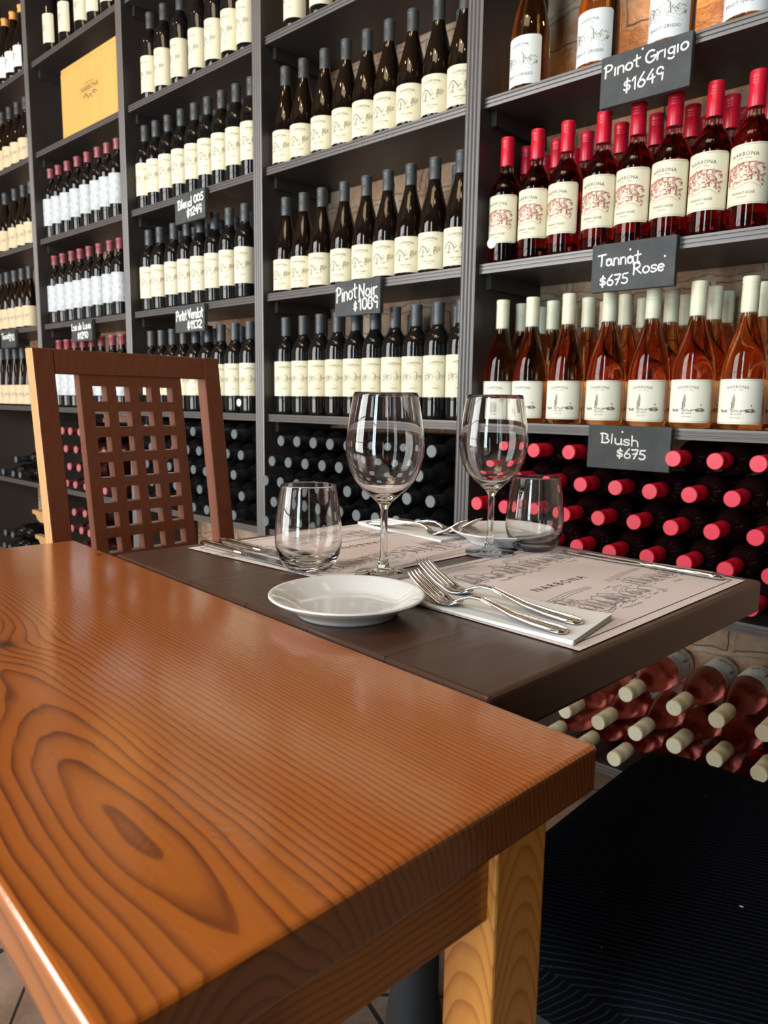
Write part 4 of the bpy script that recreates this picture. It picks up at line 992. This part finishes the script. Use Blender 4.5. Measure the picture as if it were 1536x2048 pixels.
# ------------------------------------------------------------------ plates and glasses
def plate(label, x, y, zb):
    b = MB(); r = .0785
    pr = [(0, .0035), (.034, .0035), (.0455, .0038), (.047, .0002), (.0505, 0), (.0520, .0022), (.0555, .0056), (.066, .0118), (.0765, .0172), (r, .0190), (r-.0004, .0202), (r-.0018, .0206), (.0745, .0199), (.064, .0152), (.0545, .0098), (.0500, .0078), (.0455, .0070), (.034, .0066), (0, .0065)]
    b.lathe(pr, 72); return tag(obj('bread_plate', b.build('bread_plate', M['porcelain'], 60), None, (x, y, zb)), label, 'plate')
plate('round white bread plate near the pine table edge with window reflections', -.5185, -1.0095, DZ+.0003)
plate('round white bread plate behind the farther wine glass', -.622, -.577, DZ+.0018)
def wineglass(label, x, y, zb):
    t = thing('wine_glass', label, 'wine glass', (x, y, zb), 'wine glasses')
    # outer wall up, rim, inner wall down: one continuous glass bowl; stem and foot are parts of their own
    out = [(.0046, .0815), (.0062, .0855), (.0100, .0905), (.0170, .0970), (.0270, .1050), (.0365, .1160), (.0430, .1300), (.0468, .1470), (.0474, .1600), (.0455, .1790), (.0425, .1980), (.0390, .2160), (.0378, .2200)]
    inn = [(.0366, .2202), (.0378, .2150), (.0413, .1975), (.0444, .1785), (.0463, .1600), (.0457, .1475), (.0418, .1310), (.0352, .1175), (.0255, .1070), (.0150, .1000), (.0070, .0968), (0, .0958)]
    b = MB(); b.lathe([(0, .0815)]+out+[(.0372, .2208)]+inn, 56); obj('bowl', b.build('bowl', M['glass_clear'], 70), t)
    b = MB(); b.lathe([(0, .0100), (.0078, .0100), (.0066, .0135), (.0052, .020), (.0045, .032), (.0043, .050), (.0044, .070), (.0046, .0814), (0, .0814)], 32); obj('stem', b.build('stem', M['glass_clear'], 60), t)
    b = MB(); b.lathe([(0, .0008), (.020, .0004), (.0325, 0), (.0345, .0008), (.0350, .0020), (.0338, .0030), (.0250, .0042), (.0150, .0062), (.0100, .0082), (.0078, .0099), (0, .0099)], 56); obj('foot', b.build('foot', M['glass_clear'], 60), t)
    return t
wineglass('tall empty stemmed wine glass behind the near white plate', -.6045, -.8625, DZ+.0006)
wineglass('empty stemmed wine glass standing next to the farther tumbler', -.5880, -.6600, DZ+.0010)
def tumbler(label, x, y, zb, k=1.0):
    b = MB()
    out = [(0, .0012), (.020, .0010), (.0250, 0), (.0285, .0015), (.0345, .0090), (.0395, .0200), (.0419, .0330), (.0422, .0430), (.0412, .0580), (.0392, .0760), (.0365, .0940), (.0346, .1060), (.0342, .1075)]
    inn = [(.0334, .1078), (.0336, .1060), (.0354, .0940), (.0381, .0760), (.0401, .0580), (.0410, .0430), (.0405, .0330), (.0378, .0225), (.0320, .0140), (.0230, .0095), (0, .0085)]
    b.lathe([(r*k, z*.985) for r, z in out+inn], 56); return tag(obj('stemless_tumbler', b.build('stemless_tumbler', M['glass_clear'], 70), None, (x, y, zb)), label, 'drinking glass', 'stemless tumblers')
tumbler('empty stemless tumbler standing left of the tall near wine glass', -.6920, -.9070, DZ+.0014)
tumbler('empty stemless tumbler in front of the red-capped bottles', -.5600, -.5900, DZ+.0014, .985)

# ------------------------------------------------------------------ lattice-back chair
t = thing('wooden_chair', 'dark red-brown wooden dining chair with a square-lattice back', 'chair', (0, 0, 0))
TX, BX = -1.302, -1.258     # front plane of the back at its top (z 1.04) and at z .70
def fx(z): return TX+(BX-TX)*(1.04-z)/.34 if z > .42 else TX+(BX-TX)*(1.04-.42)/.34
CY0, CY1 = -.9840, -.6110
def board(y0, y1, z0, z1, d0, d1, name):
    """a board in the raked plane of the back: d0, d1 behind its front face"""
    b = MB(); b.hexa([(fx(z0)-d1, y0, z0), (fx(z0)-d0, y0, z0), (fx(z0)-d0, y1, z0), (fx(z0)-d1, y1, z0), (fx(z1)-d1, y0, z1), (fx(z1)-d0, y0, z1), (fx(z1)-d0, y1, z1), (fx(z1)-d1, y1, z1)])
    o = obj(name, b.build(name, M['chair_wood']), t); bevel(o, .0022); return o
for y0, y1 in ((CY0, CY0+.036), (CY1-.036, CY1)):
    b = MB(); zs = [0, .20, .42, .60, .80, 1.0425]
    rows_ = []
    for z in zs:
        xf = fx(z) if z > .42 else fx(.42)-(.42-z)*.10
        rows_.append([(xf-.030, y0, z), (xf, y0, z), (xf, y1, z), (xf-.030, y1, z)])
    vs = sum(rows_, []); fs = [(4*i+k, 4*i+(k+1) % 4, 4*i+4+(k+1) % 4, 4*i+4+k) for i in range(len(zs)-1) for k in range(4)]+[(3, 2, 1, 0), (4*len(zs)-4, 4*len(zs)-3, 4*len(zs)-2, 4*len(zs)-1)]
    b.add(vs, fs)
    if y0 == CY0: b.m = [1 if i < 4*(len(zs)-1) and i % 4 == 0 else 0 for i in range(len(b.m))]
    o = obj('back_post', b.build('back_post', [M['chair_wood'], M['pale_wood']]), t); bevel(o, .0025)
board(CY0+.036, CY1-.036, 1.000, 1.0425, .001, .027, 'top_rail')
board(CY0+.036, CY1-.036, .545, .590, .001, .027, 'lower_rail')
# lattice panel: one board with 4 x 9 square openings
py0, py1, pz1, pz0 = -.9055, -.7015, 1.000, .590
yb = [py0]; 
for k in range(4): yb += [py0+.0225+k*.0448, py0+.0225+k*.0448+.0262]
yb.append(py1)
zb_ = [pz0]; tops = [pz1-.0190-.0453*k for k in range(8)]
for z in reversed(tops): zb_ += [z-.0275, z]
zb_.append(pz1)
b = MB(); nY, nZ = len(yb), len(zb_); vid = {}
vs = []
for side, d in ((0, .004), (1, .024)):
    for j, z in enumerate(zb_):
        for i, y in enumerate(yb): vid[side, i, j] = len(vs); vs.append((fx(z)-d, y, z))
fs = []
hole = lambda i, j: i % 2 == 1 and j % 2 == 1 and 0 <= i < nY-1 and 0 <= j < nZ-1
for j in range(nZ-1):
    for i in range(nY-1):
        if hole(i, j):
            q = [(i, j), (i+1, j), (i+1, j+1), (i, j+1)]
            for k in range(4): a_, b2 = q[k], q[(k+1) % 4]; fs.append((vid[0, a_[0], a_[1]], vid[0, b2[0], b2[1]], vid[1, b2[0], b2[1]], vid[1, a_[0], a_[1]]))
        else:
            fs.append((vid[0, i, j], vid[0, i+1, j], vid[0, i+1, j+1], vid[0, i, j+1])); fs.append((vid[1, i, j], vid[1, i, j+1], vid[1, i+1, j+1], vid[1, i+1, j]))
for i in range(nY-1):
    fs.append((vid[0, i, 0], vid[1, i, 0], vid[1, i+1, 0], vid[0, i+1, 0])); fs.append((vid[0, i, nZ-1], vid[0, i+1, nZ-1], vid[1, i+1, nZ-1], vid[1, i, nZ-1]))
for j in range(nZ-1):
    fs.append((vid[0, 0, j], vid[0, 0, j+1], vid[1, 0, j+1], vid[1, 0, j])); fs.append((vid[0, nY-1, j], vid[1, nY-1, j], vid[1, nY-1, j+1], vid[0, nY-1, j+1]))
b.add(vs, fs); obj('lattice_panel', b.build('lattice_panel', M['chair_wood']), t)
b = MB(); b.box(-1.252, CY0+.002, .43, -.83, CY1-.002, .455); o = obj('seat', b.build('seat', M['chair_wood']), t); bevel(o, .006)
for y0 in (CY0+.004, CY1-.040):
    b = MB(); b.box(-.880, y0, 0, -.844, y0+.036, .43); o = obj('front_leg', b.build('front_leg', M['chair_wood']), t); bevel(o, .002)
    b = MB(); b.box(-1.223, y0+.008, .37, -.880, y0+.028, .43); obj('seat_rail', b.build('seat_rail', M['chair_wood']), t)
b = MB(); b.box(-.872, CY0+.040, .37, -.852, CY1-.040, .43); obj('seat_rail', b.build('seat_rail', M['chair_wood']), t)

# ------------------------------------------------------------------ black upholstered chair
t = thing('upholstered_chair', 'black ribbed fabric chair seat tucked beside the pine table corner', 'chair', (0, 0, 0))
sx0, sx1, sy0, sy1 = -.414, .045, -.962, -.478
b = MB(); n = 20; vs = []
def sq(u): return math.copysign(abs(u)**.35, u)
cxx, cyy = (sx0+sx1)/2, (sy0+sy1)/2; hx, hy = (sx1-sx0)/2, (sy1-sy0)/2
prof = [(.93, .385), (.985, .392), (1.0, .405), (1.0, .436), (.992, .4415), (.990, .4432), (.994, .4455), (.985, .457), (.955, .4655), (.88, .4712), (.70, .4745), (.40, .4760), (0.001, .4765)]
m = 64; rows_ = []
for s_, z in prof:
    r_ = []
    for k in range(m):
        a = 2*PI*k/m; c_, s2 = math.cos(a), math.sin(a); e = .22
        X = math.copysign(abs(c_)**e, c_)*hx*s_; Y = math.copysign(abs(s2)**e, s2)*hy*s_
        X += -.012*(Y/hy)*0
        r_.append((cxx+X, cyy+Y, z))
    rows_.append(r_)
vs = sum(rows_, []); fs = [(i*m+k, i*m+(k+1) % m, (i+1)*m+(k+1) % m, (i+1)*m+k) for i in range(len(prof)-1) for k in range(m)]
fs += [tuple(range(m-1, -1, -1)), tuple(range((len(prof)-1)*m, len(prof)*m))]
b.add(vs, fs, 0, True); obj('seat_cushion', b.build('seat_cushion', M['fabric']), t)
b = MB(); b.box(sx0+.03, sy0+.03, .345, sx1-.03, sy1-.03, .384); obj('seat_frame', b.build('seat_frame', M['black_metal']), t)
for x in (sx0+.035, sx1-.065):
    for y in (sy0+.035, sy1-.065):
        b = MB(); b.box(x, y, 0, x+.03, y+.03, .345); obj('leg', b.build('leg', M['black_metal']), t)
b = MB(); b.hexa([(sx1+.002, sy0+.03, .47), (sx1+.04, sy0+.03, .47), (sx1+.04, sy1-.03, .47), (sx1+.002, sy1-.03, .47), (sx1+.065, sy0+.03, .93), (sx1+.10, sy0+.03, .93), (sx1+.10, sy1-.03, .93), (sx1+.065, sy1-.03, .93)])
o = obj('backrest', b.build('backrest', M['fabric']), t); bevel(o, .012, 3)
for y in (sy0+.05, sy1-.08):
    b = MB(); b.hexa([(sx1-.04, y, .35), (sx1+.0, y, .35), (sx1+.0, y+.03, .35), (sx1-.04, y+.03, .35), (sx1+.012, y, .49), (sx1+.03, y, .49), (sx1+.03, y+.03, .49), (sx1+.012, y+.03, .49)]); obj('back_post', b.build('back_post', M['black_metal']), t)
